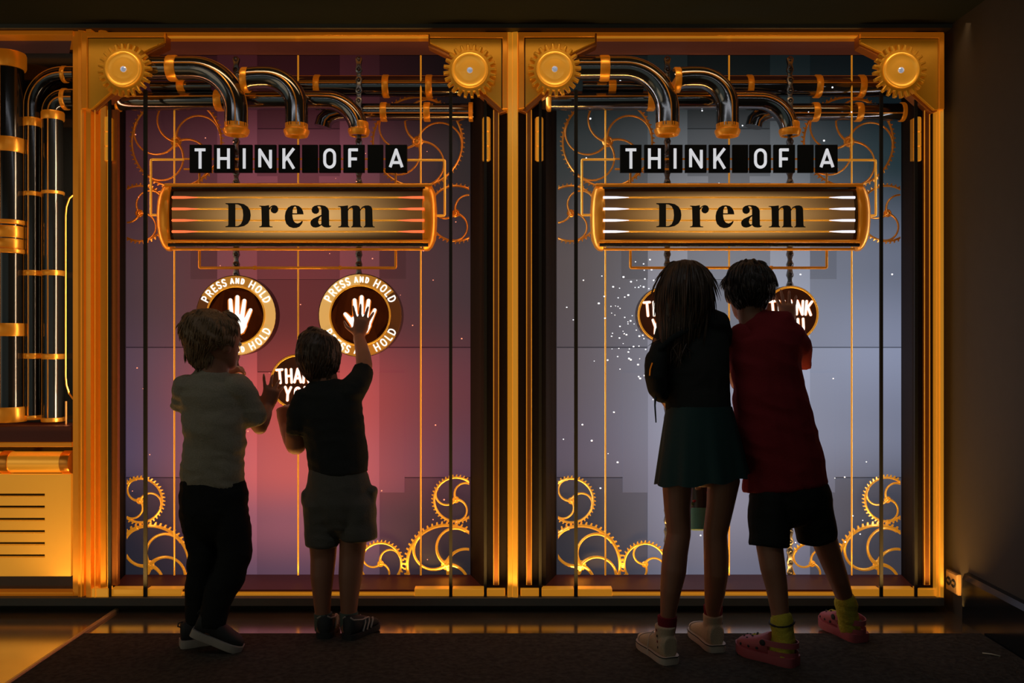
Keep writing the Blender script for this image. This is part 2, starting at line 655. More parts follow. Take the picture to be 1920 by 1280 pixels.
def rod(pts, d, r, name, label, cat, m, parent=None, n=8):
    mb = MB()
    mb.tube([P(x, y, d) for x, y in pts], r * S(d), n)
    if parent is not None:
        return obj(name, mb, m, parent, 60)
    return obj(name, mb, m, None, 60, label=label, cat=cat)


# stroke lettering: (width / height, strokes in a unit box)
def _o():
    pts = []
    for cx_, cy_, a0 in ((.5, .68, 0), (.5, .68, 90), (.5, .32, 180), (.5, .32, 270)):
        for k in range(6):
            a = math.radians(a0 + 90 * k / 5)
            pts.append((cx_ + .5 * math.cos(a), cy_ + .32 * math.sin(a)))
    return [pts + [pts[0]]]


def _half(x0, y0, y1, k=8, rx=None):
    c = (y0 + y1) / 2
    return [(x0 + rx * math.sin(PI * i / k), c + (y1 - y0) / 2 * math.cos(PI * i / k)) for i in range(k + 1)]


GLYPH = {
    'T': (.66, [[(0, 1), (1, 1)], [(.5, 1), (.5, 0)]]),
    'H': (.62, [[(0, 0), (0, 1)], [(1, 0), (1, 1)], [(0, .5), (1, .5)]]),
    'I': (.01, [[(0, 0), (0, 1)]]),
    'N': (.66, [[(0, 0), (0, 1), (1, 0), (1, 1)]]),
    'K': (.62, [[(0, 0), (0, 1)], [(1, 1), (.0, .36)], [(.32, .56), (1, 0)]]),
    'O': (.62, _o()),
    'F': (.54, [[(0, 0), (0, 1), (1, 1)], [(0, .48), (.88, .48)]]),
    'A': (.72, [[(0, 0), (.5, 1), (1, 0)], [(.2, .3), (.8, .3)]]),
    'P': (.55, [[(0, 0), (0, 1), (.5, 1)] + _half(.5, .45, 1, 8, .5) + [(0, .45)]]),
    'R': (.58, [[(0, 0), (0, 1), (.5, 1)] + _half(.5, .48, 1, 8, .5) + [(0, .48)], [(.45, .48), (1, 0)]]),
    'E': (.5, [[(1, 1), (0, 1), (0, 0), (1, 0)], [(0, .5), (.85, .5)]]),
    'S': (.52, [[(1, .86), (.8, .97), (.5, 1), (.2, .96), (.02, .8), (.1, .6), (.5, .5), (.9, .4), (1, .22), (.82, .05), (.5, 0), (.2, .02), (0, .14)]]),
    'D': (.62, [[(0, 0), (0, 1), (.4, 1)] + _half(.4, 0, 1, 10, .6) + [(0, 0)]]),
    'L': (.48, [[(0, 1), (0, 0), (1, 0)]]),
    'Y': (.66, [[(0, 1), (.5, .48), (1, 1)], [(.5, .48), (.5, 0)]]),
    'U': (.62, [[(0, 1), (0, .35)] + [(.5 - .5 * math.cos(PI * k / 8), .35 - .35 * math.sin(PI * k / 8)) for k in range(9)] + [(1, .35), (1, 1)]]),
}


def glyph(mb, ch, cx, cy, h, t, d0, d1, ang=0.0, round_ends=False, wk=1.0):
    """letter centred on (cx, cy), cap height h, stroke t, turned by ang degrees (counter-clockwise)"""
    w, strokes = GLYPH[ch]
    w *= h * wk
    ca, sa = math.cos(math.radians(ang)), math.sin(math.radians(ang))
    for st in strokes:
        q = []
        for ux, uy in st:
            lx = (ux - .5) * max(w - (t if w > t else 0), 0)
            ly = (uy - .5) * (h - t if round_ends else h)
            if not round_ends and len(st) > 4:
                ly = (uy - .5) * (h - t)
            elif not round_ends:
                ly = max(-h / 2 + (t / 2 if uy <= 0 and len(st) > 2 else 0), min(h / 2 - (t / 2 if len(st) > 2 or st[0][1] == st[-1][1] else 0), ly))
                if st[0][1] == st[-1][1] == 1:
                    ly = h / 2 - t / 2
            q.append((cx + lx * ca - ly * sa, cy - (lx * sa + ly * ca)))
        mb.ribbon(q, t, d0, d1, round_ends)


# heavy serif "Dream", outlines measured letter by letter
DREAM = [
    [[(50, 68), (165, 68), (165, 356), (50, 356), (50, 346), (78, 340), (84, 325), (84, 100), (78, 86), (50, 78)],
     [(160, 68), (210, 68), (270, 80), (315, 110), (342, 155), (350, 212), (342, 268), (315, 312), (270, 342), (205, 356), (160, 356), (160, 346),
      (172, 345), (200, 342), (235, 318), (256, 270), (262, 212), (256, 150), (235, 105), (200, 84), (160, 80)]],
    [[(455, 98), (520, 100), (570, 92), (572, 125), (575, 330), (582, 345), (612, 348), (612, 357), (455, 357), (455, 348), (480, 342), (485, 325),
      (480, 125), (474, 110), (455, 106)],
     [(572, 128), (590, 108), (615, 94), (640, 92), (665, 102), (680, 130), (680, 150), (668, 175), (645, 190), (620, 188), (598, 172), (592, 150),
      (600, 125), (610, 112), (595, 116), (572, 150)]],
    [[(985, 202), (908, 202), (908, 190), (905, 140), (895, 112), (880, 106), (864, 120), (854, 150), (852, 190), (850, 202), (852, 230), (862, 275),
      (885, 303), (915, 312), (945, 302), (965, 283), (978, 283), (965, 315), (935, 350), (900, 364), (860, 366), (815, 352), (780, 318), (764, 270),
      (762, 220), (772, 170), (800, 122), (840, 98), (885, 93), (930, 103), (960, 128), (978, 165)],
     [(848, 190), (912, 190), (912, 203), (848, 203)]],
    [[(1083, 150), (1092, 120), (1115, 102), (1150, 93), (1200, 93), (1245, 102), (1275, 125), (1290, 160), (1292, 325), (1298, 340), (1315, 338),
      (1316, 346), (1295, 358), (1265, 360), (1230, 356), (1207, 340), (1200, 320), (1200, 140), (1190, 112), (1170, 103), (1150, 108), (1165, 130),
      (1172, 155), (1165, 180), (1140, 196), (1112, 194), (1090, 178)],
     [(1200, 208), (1150, 232), (1100, 255), (1075, 280), (1068, 305), (1075, 335), (1098, 356), (1130, 361), (1165, 354), (1190, 338), (1207, 325),
      (1200, 318), (1185, 326), (1170, 318), (1160, 295), (1165, 265), (1180, 240), (1203, 222)]],
    [[(1400, 103), (1460, 102), (1518, 95), (1520, 330), (1525, 345), (1535, 348), (1535, 358), (1402, 358), (1402, 350), (1430, 344), (1438, 325),
      (1434, 130), (1425, 114), (1400, 110)],
     [(1518, 140), (1545, 112), (1580, 97), (1620, 95), (1650, 105), (1665, 130), (1668, 325), (1672, 345), (1688, 350), (1688, 358), (1558, 358),
      (1558, 350), (1572, 344), (1577, 325), (1577, 140), (1570, 125), (1555, 122), (1535, 135), (1518, 160)],
     [(1665, 145), (1690, 113), (1725, 97), (1765, 95), (1795, 107), (1810, 135), (1815, 325), (1820, 344), (1840, 350), (1840, 358), (1708, 358),
      (1708, 350), (1722, 344), (1727, 325), (1725, 140), (1718, 125), (1703, 122), (1683, 135), (1665, 162)]],
]


def disc(cx, cy, r, d0, d1, n=48, bev=0.0):
    mb = MB()
    mb.prism(arc(cx, cy, r, 0, 360, n)[:-1], d0, d1, bev)
    return mb


def ring_torus(cx, cy, r, t, d, n=56, flat=1.0):
    mb = MB()
    mb.tube([P(x, y, d) for x, y in arc(cx, cy, r, 0, 360, n)[:-1]], t * S(d), 8, closed=True)
    return mb


def ring_sector(cx, cy, r0, r1, a0, a1, d0, d1):
    mb = MB()
    n = max(3, int(abs(a1 - a0) / 7))
    mb.prism(arc(cx, cy, r1, a0, a1, n) + arc(cx, cy, r0, a1, a0, n), d0, d1)
    return mb


HANDPTS = [((-31, -4), (-13, 17), 3.0, 5.5), ((-11.5, -31), (-9, 8), 3.1, 4.3), ((2, -37), (1, 8), 3.2, 4.4), ((15.5, -30), (10, 8), 3.1, 4.3),
           ((28, -12), (15, 16), 2.8, 4.6)]


def hand_sign(cx, cy, d0, d1, grow=0.0):
    mb = MB()
    for (tx, ty), (bx, by), tr_, br in HANDPTS:
        a, b = Vector((cx + tx, cy + ty)), Vector((cx + bx, cy + by))
        e = (b - a).normalized()
        n = Vector((-e.y, e.x))
        tr2, br2 = tr_ + grow, br + grow
        poly = []
        for k in range(9):
            th = PI / 2 + PI * k / 8
            q = a + e * tr2 * 1.0 + (e * math.cos(th) + n * math.sin(th)) * tr2
            poly.append((q.x, q.y))
        for k in range(7):
            th = -PI / 2 + PI * k / 6
            q = b + (e * math.cos(th) + n * math.sin(th)) * br2
            poly.append((q.x, q.y))
        mb.prism(poly, d0, d1)
    g = grow
    mb.prism([(cx - 18 - g, cy + 6 - g), (cx - 8, cy - 1 - g), (cx + 8, cy - 1 - g), (cx + 20 + g, cy + 10 - g), (cx + 19 + g, cy + 22),
              (cx + 13 + g, cy + 33 + g), (cx + 4, cy + 38 + g), (cx - 6, cy + 37 + g), (cx - 13 - g, cy + 31 + g), (cx - 18 - g, cy + 20)], d0, d1)
    return mb


def press_button(cx, cy, R, label, sectors):
    d0, d1 = -0.085, -0.02
    t = thing('push_button', label, 'button', P(cx, cy + R, d1))
    obj('casing', disc(cx, cy, R, d0, d1 - 0.006, 56, 1.5), mat('button_edge', (0.05, 0.02, 0.01), 0.3, 0.4), t)
    for a0, a1, mm in sectors:
        obj('ring', ring_sector(cx, cy, R * .735, R * .98, a0, a1, d1 - 0.01, d1), mm, t, 0)
    obj('inner_ring', ring_torus(cx, cy, R * .715, 1.7, d1 + .001), GOLDB, t, 60)
    obj('face', disc(cx, cy, R * .71, d1 - 0.014, d1 - 0.006), BROWN, t, 0)
    hs = R / 77.0
    obj('halo', hand_sign(cx + 1, cy - 1, d1 - .006, d1 - .0045, 2.2), ORANGE, t, 0)
    obj('hand_sign', hand_sign(cx + 1, cy - 1, d1 - .0045, d1 - .001), GLOWW, t, 0, label='white raised hand symbol')
    top = [('P', 152), ('R', 140), ('E', 129), ('S', 119.5), ('S', 110), ('a', 96.5), ('n', 87.5), ('d', 78.5), ('H', 62), ('O', 49), ('L', 37.5), ('D', 27)]
    for sgn in (1, -1):
        for ch, a in top:
            a2 = a * sgn
            rr = R * .857
            x = cx + rr * math.cos(math.radians(a2))
            y = cy - rr * math.sin(math.radians(a2))
            ang = a2 - 90 if sgn > 0 else a2 + 90
            mb = MB()
            small = ch.islower()
            glyph(mb, ch.upper(), x, y, (11.5 if small else 15.5) * hs, 2.5 * hs, d1 - .002, d1 + .003, ang, True, 0.95 if small else 1.02)
            obj('letter', mb, GLOWW, t, 0)
    return t


def thank_disc(cx, cy, R, label):
    d0, d1 = -0.085, -0.02
    t = thing('thank_you_sign', label, 'sign', P(cx, cy + R, d1))
    obj('casing', disc(cx, cy, R, d0, d1 - 0.008, 48, 1.5), mat('button_edge', (0.05, 0.02, 0.01), 0.3, 0.4), t)
    obj('rim', ring_torus(cx, cy, R * .945, 2.0, d1 - .006), GOLDB, t, 60)
    obj('face', disc(cx, cy, R * .93, d1 - 0.012, d1 - 0.007), mat('dark_brown_face', (0.03, 0.012, 0.006), 0.3, 0, lin(40, 14, 5), 0.9), t, 0)
    k = R / 52.0
    for word, yy, adv in (('THANK', -12, 16.5), ('YOU', 23, 18.5)):
        n = len(word)
        for i, ch in enumerate(word):
            x = cx + (i - (n - 1) / 2) * adv * k
            y = cy + yy * k + abs(i - (n - 1) / 2) * (0.8 if yy < 0 else -1.2)
            ang = -(i - (n - 1) / 2) * (2.5 if yy < 0 else -3)
            mb = MB(); glyph(mb, ch, x, y, 30 * k, 6.0 * k, d1 - .0065, d1 - .0055, ang, True, 0.80)
            obj('halo', mb, ORANGE, t, 0)
            mb = MB(); glyph(mb, ch, x, y, 29 * k, 4.3 * k, d1 - .006, d1 - .002, ang, True, 0.78)
            obj('letter', mb, GLOWW, t, 0)
    return t


# ------------------------------------------------------------------ the two cabinets
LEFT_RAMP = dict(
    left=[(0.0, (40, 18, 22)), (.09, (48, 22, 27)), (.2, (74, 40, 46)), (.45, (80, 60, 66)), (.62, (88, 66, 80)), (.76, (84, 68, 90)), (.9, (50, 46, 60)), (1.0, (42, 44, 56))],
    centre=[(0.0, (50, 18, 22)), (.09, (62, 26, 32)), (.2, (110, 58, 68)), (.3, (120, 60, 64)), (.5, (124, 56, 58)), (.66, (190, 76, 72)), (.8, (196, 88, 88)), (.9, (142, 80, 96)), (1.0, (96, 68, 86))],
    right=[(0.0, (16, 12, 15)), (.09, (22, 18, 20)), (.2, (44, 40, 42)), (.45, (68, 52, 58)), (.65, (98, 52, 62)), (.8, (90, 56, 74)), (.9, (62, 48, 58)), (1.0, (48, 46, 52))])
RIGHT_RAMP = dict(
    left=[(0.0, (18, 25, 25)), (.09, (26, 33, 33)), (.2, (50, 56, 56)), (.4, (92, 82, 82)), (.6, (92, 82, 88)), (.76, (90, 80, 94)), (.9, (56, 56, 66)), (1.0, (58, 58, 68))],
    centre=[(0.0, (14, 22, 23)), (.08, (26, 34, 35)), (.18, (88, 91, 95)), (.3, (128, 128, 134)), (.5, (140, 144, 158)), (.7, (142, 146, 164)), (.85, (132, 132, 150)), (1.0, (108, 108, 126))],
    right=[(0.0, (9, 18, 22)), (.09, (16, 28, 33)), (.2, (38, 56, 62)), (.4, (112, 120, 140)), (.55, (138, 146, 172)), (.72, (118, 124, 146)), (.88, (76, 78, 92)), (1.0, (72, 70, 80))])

BD = -0.25


def cabinet(off, side):
    red = side == 'left'
    cab_txt = 'red-lit cabinet' if red else 'blue-lit cabinet'
    X = lambda x: x + off
    c = thing('display_cabinet',
              'gold-framed machine cabinet with a red and purple lit interior' if red else 'gold-framed machine cabinet with a blue-grey lit interior',
              'cabinet', P(X(559), 1121, 0))
    # --- lit back screen of door-like panels
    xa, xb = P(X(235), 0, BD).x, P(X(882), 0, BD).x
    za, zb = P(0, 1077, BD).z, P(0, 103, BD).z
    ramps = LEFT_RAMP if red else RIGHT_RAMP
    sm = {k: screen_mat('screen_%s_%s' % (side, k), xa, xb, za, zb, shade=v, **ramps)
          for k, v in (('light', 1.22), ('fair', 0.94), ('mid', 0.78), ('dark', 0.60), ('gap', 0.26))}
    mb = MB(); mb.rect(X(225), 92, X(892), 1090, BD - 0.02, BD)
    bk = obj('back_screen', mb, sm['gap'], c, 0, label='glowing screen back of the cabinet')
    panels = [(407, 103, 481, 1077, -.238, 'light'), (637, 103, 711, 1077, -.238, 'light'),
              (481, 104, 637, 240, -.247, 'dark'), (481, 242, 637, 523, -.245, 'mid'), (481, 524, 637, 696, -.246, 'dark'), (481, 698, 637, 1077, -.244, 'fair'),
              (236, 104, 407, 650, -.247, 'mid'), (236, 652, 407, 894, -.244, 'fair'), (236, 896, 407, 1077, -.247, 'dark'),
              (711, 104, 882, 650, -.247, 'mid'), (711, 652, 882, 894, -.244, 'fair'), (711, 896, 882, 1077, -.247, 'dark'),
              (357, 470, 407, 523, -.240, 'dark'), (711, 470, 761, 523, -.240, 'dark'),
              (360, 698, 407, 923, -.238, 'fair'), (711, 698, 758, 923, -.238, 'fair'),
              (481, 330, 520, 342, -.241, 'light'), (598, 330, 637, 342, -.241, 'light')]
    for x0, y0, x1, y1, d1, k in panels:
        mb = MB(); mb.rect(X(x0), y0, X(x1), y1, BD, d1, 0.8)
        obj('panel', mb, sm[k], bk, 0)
    # --- splayed reveals round the screen
    def quad(a, b, m_, name):
        (xa0, ya0, xa1, ya1), (xb0, yb0, xb1, yb1) = a, b
        mb = MB()
        f0, f1, g0, g1 = P(X(xa0), ya0, 0), P(X(xa1), ya1, 0), P(X(xb0), yb0, BD), P(X(xb1), yb1, BD)
        nrm = (f1 - f0).cross(g0 - f0).normalized()
        mid = P(X(559), 600, -0.12)
        if nrm.dot(mid - f0) > 0:
            nrm = -nrm
        mb.rings([[f0, f1, g1, g0], [v + nrm * 0.008 for v in (f0, f1, g1, g0)]])
        obj(name, mb, m_, c, 0)
    quad((207, 68, 207, 1105), (235, 103, 235, 1077), REVEAL, 'side_reveal')
    quad((910, 68, 910, 1105), (882, 103, 882, 1077), REVEAL, 'side_reveal')
    quad((207, 68, 910, 68), (235, 103, 882, 103), SOFF, 'soffit')
    quad((207, 1105, 910, 1105), (235, 1077, 882, 1077), RUST, 'cabinet_floor')
    # --- frame
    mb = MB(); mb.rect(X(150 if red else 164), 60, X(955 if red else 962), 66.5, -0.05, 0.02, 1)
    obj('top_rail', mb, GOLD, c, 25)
    mb = MB(); mb.rect(X(300), 66.5, X(815), 68.5, -0.01, 0.012)
    obj('top_bead', mb, GOLDB, c, 25)
    if red:
        prof = [(139, -.05), (139, .010), (151, .010), (152, .024), (161, .016), (163, .006), (168, .030), (177, .034), (178, .034), (178.5, -.002), (187.5, -.002), (188, .016),
                (194, .024), (202, .016), (203, -.05)]
        mb = MB()
        mb.rings([[W(x, 60, 0, d) for x, d in prof], [W(x, 1121, 0, d) for x, d in prof]])
        obj('stile', mb, GOLD, c, 15)
        for xs_, ds_ in ((152.2, .024), (162.5, .012), (178, .034), (188.2, .018), (202, .016)):
            obj('edge_highlight', rodmb([(xs_, 206), (xs_, 1120)], ds_, 0.75, 6), GOLDB, c, 60)  # brighter gold lines stand in for highlights on the moulding edges
        mb = MB(); mb.rect(203, 60, 208, 1105, -0.03, -0.002)
        obj('side_board', mb, REVEAL, c, 0)
        mb = MB(); mb.rect(208.5, 205, 220, 1097, -0.03, -0.008, 1)
        obj('inner_strip', mb, DGOLD, c, 20)
    else:
        mb = MB(); mb.rect(X(163), 60, X(207), 1121, -0.04, -0.004)
        obj('side_board', mb, REVEAL, c, 0)
        mb = MB(); mb.rect(X(179), 205, X(189), 1097, -0.02, 0.010, 1.5)
        obj('inner_strip', mb, DGOLD, c, 20)
        mb = MB(); mb.rect(X(207), 205, X(216), 1097, -0.03, -0.008, 1)
        obj('inner_strip', mb, REVEAL, c, 20)
    mb = MB(); mb.rect(X(910), 60, X(950), 1121, -0.04, -0.004)
    obj('side_board', mb, REVEAL, c, 0)
    mb = MB(); mb.rect(X(925), 205, X(935.5), 1097, -0.02, 0.010, 1.5)
    obj('inner_strip', mb, DGOLD, c, 20)
    for xs_ in ([] if red else [179.5, 188.5]) + [925.5, 935]:
        obj('edge_highlight', rodmb([(X(xs_), 206), (X(xs_), 1096)], .010, 0.9, 6), GOLDB, c, 60)  # edge highlights of the strips, drawn in brighter gold
    # bottom rail: raised end blocks and a thin lit strip between
    rails = [(168 if red else 168, 202.5, 1104), (207.5, 268, 1104), (275.5, 340, 1104), (777, 842, 1104), (848.5, 907, 1104), (913, 947, 1104)]
    if red:
        rails[0] = (204, 204.4, 1104)
    for x0, x1, y0 in rails:
        if x1 - x0 > 2:
            mb = MB(); mb.rect(X(x0), y0, X(x1), 1121, -0.03, 0.014, 1)
            obj('bottom_block', mb, GOLDB, c, 25)
    mb = MB(); mb.rect(X(340), 1112, X(777), 1121, -0.03, 0.008, 0.7)
    obj('bottom_strip', mb, GOLDB, c, 25)
    if red:
        mb = MB(); mb.prism([(168, 1121), (168, 1106), (172, 1103), (203, 1103), (203, 1121)], -0.01, 0.030, .7)
        obj('bottom_block', mb, GOLDB, c, 25)
    # corner plates with raised borders
    xl = 152 if red else 164
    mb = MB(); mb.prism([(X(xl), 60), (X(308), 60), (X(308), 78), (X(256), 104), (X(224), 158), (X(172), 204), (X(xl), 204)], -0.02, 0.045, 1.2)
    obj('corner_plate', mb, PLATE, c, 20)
    mb = MB(); mb.prism([(X(250), 62), (X(311), 62), (X(311), 86), (X(262), 110), (X(230), 166), (X(178), 211), (X(166), 207), (X(200), 150)], -0.02, 0.030, 1)  # dark bronze puts shade into the lower edge of the plate
    obj('plate_edge_shade', mb, DGOLD, c, 20)
    mb = MB(); mb.prism([(X(xl + 10), 68), (X(307), 68), (X(307), 71.5), (X(xl + 13), 72), (X(xl + 13), 202), (X(xl + 10), 202)], 0.03, 0.0465)
    obj('groove', mb, INK, c, 0)
    mb = MB(); mb.prism([(X(xl), 60), (X(308), 60), (X(307), 69), (X(xl + 11), 69.5), (X(xl + 11), 202), (X(xl), 204)], 0.04, 0.054, 1)
    obj('plate_border', mb, GOLD, c, 20)
    xr = 952 if red else 963
    mb = MB(); mb.prism([(X(806), 62), (X(xr), 62), (X(xr), 204), (X(944), 206), (X(893), 160), (X(860), 106), (X(806), 80)], -0.02, 0.045, 1.2)
    obj('corner_plate', mb, PLATE, c, 20)
    mb = MB(); mb.prism([(X(866), 64), (X(803), 64), (X(803), 87), (X(853), 112), (X(887), 167), (X(938), 212), (X(950), 208), (X(912), 150)], -0.02, 0.030, 1)  # shaded lower edge, again by dark colour
    obj('plate_edge_shade', mb, DGOLD, c, 20)
    mb = MB(); mb.prism([(X(806), 69.5), (X(xr - 9), 70), (X(xr - 9), 203), (X(xr - 12), 203), (X(xr - 12), 73), (X(806), 72.5)], 0.03, 0.0465)
    obj('groove', mb, INK, c, 0)
    mb = MB(); mb.prism([(X(806), 62), (X(xr), 62), (X(xr), 204), (X(xr - 10), 204), (X(xr - 10), 71), (X(806), 70)], 0.04, 0.054, 1)
    obj('plate_border', mb, GOLD, c, 20)
    # hinges: three barrels each
    for hx in (203, 912):
        mb = MB(); mb.rect(X(hx - 8), 222, X(hx + 8), 300, -0.02, 0.006)
        hg = obj('hinge', mb, PLATE, c, 20)
        for y0, y1 in ((220, 247.5), (248.5, 274.5), (275.5, 302)):
            s = S(0.012)
            mb = MB(); mb.lathe(P(X(hx), y1, 0.012), (0, 0, 1), [(5.5 * s, 0), (6.5 * s, 1 * s), (6.5 * s, (y1 - y0 - 1) * s), (5.5 * s, (y1 - y0) * s)], 14)
            obj('barrel', mb, GOLDB, hg, 40)
    # slim black bars standing before the screen
    for bx, w, y0 in ((205, 2.6, 170), (272, 3.4, 168), (845, 3.0, 172), (910, 2.6, 175)):
        mb = MB(); mb.rect(X(bx - w), y0, X(bx + w), 1121, 0.018, 0.026)
        obj('mullion', mb, INK, c, 0)
    # --- gears on the corner plates
    corner_gear(X(232), 130, 50, 'solid brass gear with silver bolt, upper left corner of the ' + cab_txt)
    corner_gear(X(881), 132, 50, 'solid brass gear with silver bolt, upper right corner of the ' + cab_txt)
    # --- pipes
    pA = [(262, 128), (300, 128), (330, 128), (362, 128)] + arc(362, 209, 81, 90, 0, 14)[1:] + [(443, 238)]
    pA = [(X(x), y) for x, y in pA]
    pipe('black bent pipe with gold inlay reaching from the left gear of the ' + cab_txt, pA, 0.0, 21.5, [(X(325), 128, 9, 'h')], (X(443), 229, 254), (12, 84))
    p2 = [(456, 152), (470, 147), (486, 146), (500, 146)] + arc(500, 202, 56, 90, 0, 12)[1:] + [(556, 238)]
    p2 = [(X(x), y) for x, y in p2]
    pipe('short black elbow pipe, middle of three nozzles in the ' + cab_txt, p2, 0.0, 21, [(X(461), 150, 6, 'h')], (X(556), 230, 256), (12,))
    p3 = [(216, 189), (300, 189), (420, 188), (540, 188), (600, 188)] + arc(612, 188 + 61, 61, 90, 0, 12)[1:]
    p3 = [(X(x), y) for x, y in p3] + [(X(673), 252)]
    p3[-1] = (X(673), 253)
    pipe('long black pipe crossing to the right-hand nozzle in the ' + cab_txt, p3, -0.095, 18, [(X(220), 189, 5, 'h'), (X(412), 188, 7, 'h')], (X(673), 229, 255), (12,))
    p4 = [(888, 210), (760, 210), (655, 210), (634, 211), (618, 216), (608, 226), (605, 238)]
    p4 = [(X(x), y) for x, y in p4]
    pipe('hook-ended black pipe with gold clamps, lower right in the ' + cab_txt, p4, -0.175, 16, [(X(720), 210, 6, 'h'), (X(801), 210, 6, 'h'), (X(883), 210, 4, 'h')], None, (20,))
    p5 = [(548, 162), (700, 162), (862, 162)]
    p5 = [(X(x), y) for x, y in p5]
    pipe('straight black pipe with gold clamps, upper right in the ' + cab_txt, p5, -0.175, 19, [(X(596), 162, 5.5, 'h'), (X(724), 162, 6, 'h'), (X(805), 162, 6, 'h')], None, (6, 80))
    p6 = [(284, 161), (340, 161), (398, 161)]
    pipe('thin black pipe stub under the left bend in the ' + cab_txt, [(X(x), y) for x, y in p6], -0.075, 9, [(X(340), 161, 7, 'h')], None, ())
    # --- clock gears (cut off where they run behind the reveals)
    e = 0.002
    cl = [(P(X(237.5), 0, -.225) + Vector((e, 0, 0)), Vector((-1, 0, 0)))]
    cr = [(P(X(880.5), 0, -.225) - Vector((e, 0, 0)), Vector((1, 0, 0)))]
    cb = [(P(0, 1077.5, -.225) + Vector((0, 0, e)), Vector((0, 0, -1)))]
    gt = 'thin spoked gold gear, '
    clock_gear(X(331), 266, 89, gt + 'upper left behind the sign in the ' + cab_txt, 64, 5, 10, COPPER, clip=cl, thick=.8)
    clock_gear(X(783), 266, 89, gt + 'upper right behind the sign in the ' + cab_txt, 64, 5, -8, COPPER, clip=cr, thick=.8)
    clock_gear(X(262), 400, 57, gt + 'left end of the drum in the ' + cab_txt, 44, 3, 40, COPPER, clip=cl, thick=.8)
    clock_gear(X(855), 400, 57, gt + 'right end of the drum in the ' + cab_txt, 44, 3, 20, COPPER, clip=cr, thick=.8)
    clock_gear(X(263), 938, 46.5, gt + 'upper one in the bottom left corner of the ' + cab_txt, 40, 3, 100, GOLDB, clip=cl, thick=.85)
    clock_gear(X(281), 1059, 81, gt + 'largest one in the bottom left corner of the ' + cab_txt, 52, 5, 36, GOLDB, clip=cl + cb, thick=1.15)
    clock_gear(X(401), 1057, 44, gt + 'rightmost in the bottom left cluster of the ' + cab_txt, 36, 3, 95, GOLDB, clip=cb, thick=.85)
    clock_gear(X(855), 936, 46.5, gt + 'upper one in the bottom right corner of the ' + cab_txt, 40, 3, 30, GOLDB, clip=cr, thick=.85)
    clock_gear(X(837), 1058, 81, gt + 'largest one in the bottom right corner of the ' + cab_txt, 52, 5, 60, GOLDB, clip=cr + cb, thick=1.15)
    clock_gear(X(714), 1056, 44, gt + 'leftmost in the bottom right cluster of the ' + cab_txt, 36, 3, 20, GOLDB, clip=cb, thick=.85)
    # --- hanging chains and slim rods
    chain(X(443), 104, 1076, 'dark roller chain hanging at left in the ' + cab_txt)
    chain(X(673), 104, 1076, 'dark roller chain hanging at right in the ' + cab_txt)
    for rx, y0, txt in ((327, 207, 'left'), (559, 104, 'middle'), (789, 104, 'right')):
        rod([(X(rx), y0), (X(rx), 1078)], -0.137, 1.7, 'gold_rod', 'slim vertical gold rod, %s one of three in the %s' % (txt, cab_txt), 'rod', GOLDB)
    # --- letter board
    t = thing('letter_board', 'row of black letter tiles reading THINK OF A in the ' + cab_txt, 'sign', P(X(559), 323, -0.03))
    tiles = [(355, 395, 'T'), (400.5, 438.5, 'H'), (447.5, 472, 'I'), (477, 517, 'N'), (522, 561, 'K'), (566, 595, ''), (598, 638, 'O'), (643.5, 683, 'F'), (689, 718, ''), (722.5, 763, 'A')]
    for x0, x1, ch in tiles:
        mb = MB(); mb.rect(X(x0), 271, X(x1), 323, -0.045, -0.030, 0.8)
        tl = obj('tile', mb, TILE, t, 0)
        if ch:
            mb = MB()
            cx_ = (x0 + x1) / 2
            if ch == 'H':
                cx_ = 419
            if ch == 'I':
                cx_ = 458
            glyph(mb, ch, X(cx_), 297, 38, 5.4, -0.031, -0.0285, 0, False, 1.02)
            obj('letter', mb, WHITE, tl, 0, label='white letter ' + ch)
    for yy in (298, 317):
        obj('wire', rodmb([(X(345), yy), (X(763), yy)], -0.052, 1.8), GOLD, t, 60)
    for xx in (374, 742):
        obj('post', rodmb([(X(xx), 322), (X(xx), 348)], -0.055, 2.2), COPPER, t, 60)
    # --- drum with the word Dream
    t = thing('drum_sign', 'gold-capped lit drum bearing the word Dream in the ' + cab_txt, 'sign', P(X(559), 470, -0.06))
    dc = -0.06
    s = S(dc)
    k = 0.055 / (62 * s)
    mb = MB()
    mb.lathe(P(X(318), 405, dc), (1, 0, 0), [(50 * s, 0), (54 * s, .004), (54 * s, (482) * s), (50 * s, 486 * s)], 40)
    for v in mb.v:
        v.y = -dc + (v.y + dc) * k * .8
    obj('drum_body', mb, BLACKG, t, 40)
    # curved lit screen
    mb = MB()
    rows = []
    for i in range(13):
        a = -1.0 + 2.0 * i / 12
        yy = 402 + 45 * a
        dd = dc + 0.045 * math.sqrt(max(0, 1 - (a * .85) ** 2)) + .004
        rows.append([W(X(322), yy, -0.01, dd), W(X(795), yy, -0.01, dd), W(X(795), yy, -0.01, dd - .004), W(X(322), yy, -0.01, dd - .004)])
    mb.rings(rows)
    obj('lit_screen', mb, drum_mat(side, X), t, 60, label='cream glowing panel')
    for sx, ex in ((1, 303), (-1, 815)):
        prof = [(20 * s, -4 * s), (44 * s, -2 * s), (57 * s, 4 * s), (63 * s, 10 * s), (64 * s, 14 * s), (64 * s, 19 * s), (60 * s, 21 * s), (40 * s, 21 * s)]
        mb = MB(); mb.lathe(P(X(ex), 407, dc), (sx, 0, 0), prof, 40)
        for v in mb.v:
            v.y = -dc + (v.y + dc) * k
        obj('end_cap', mb, GOLD, t, 40)
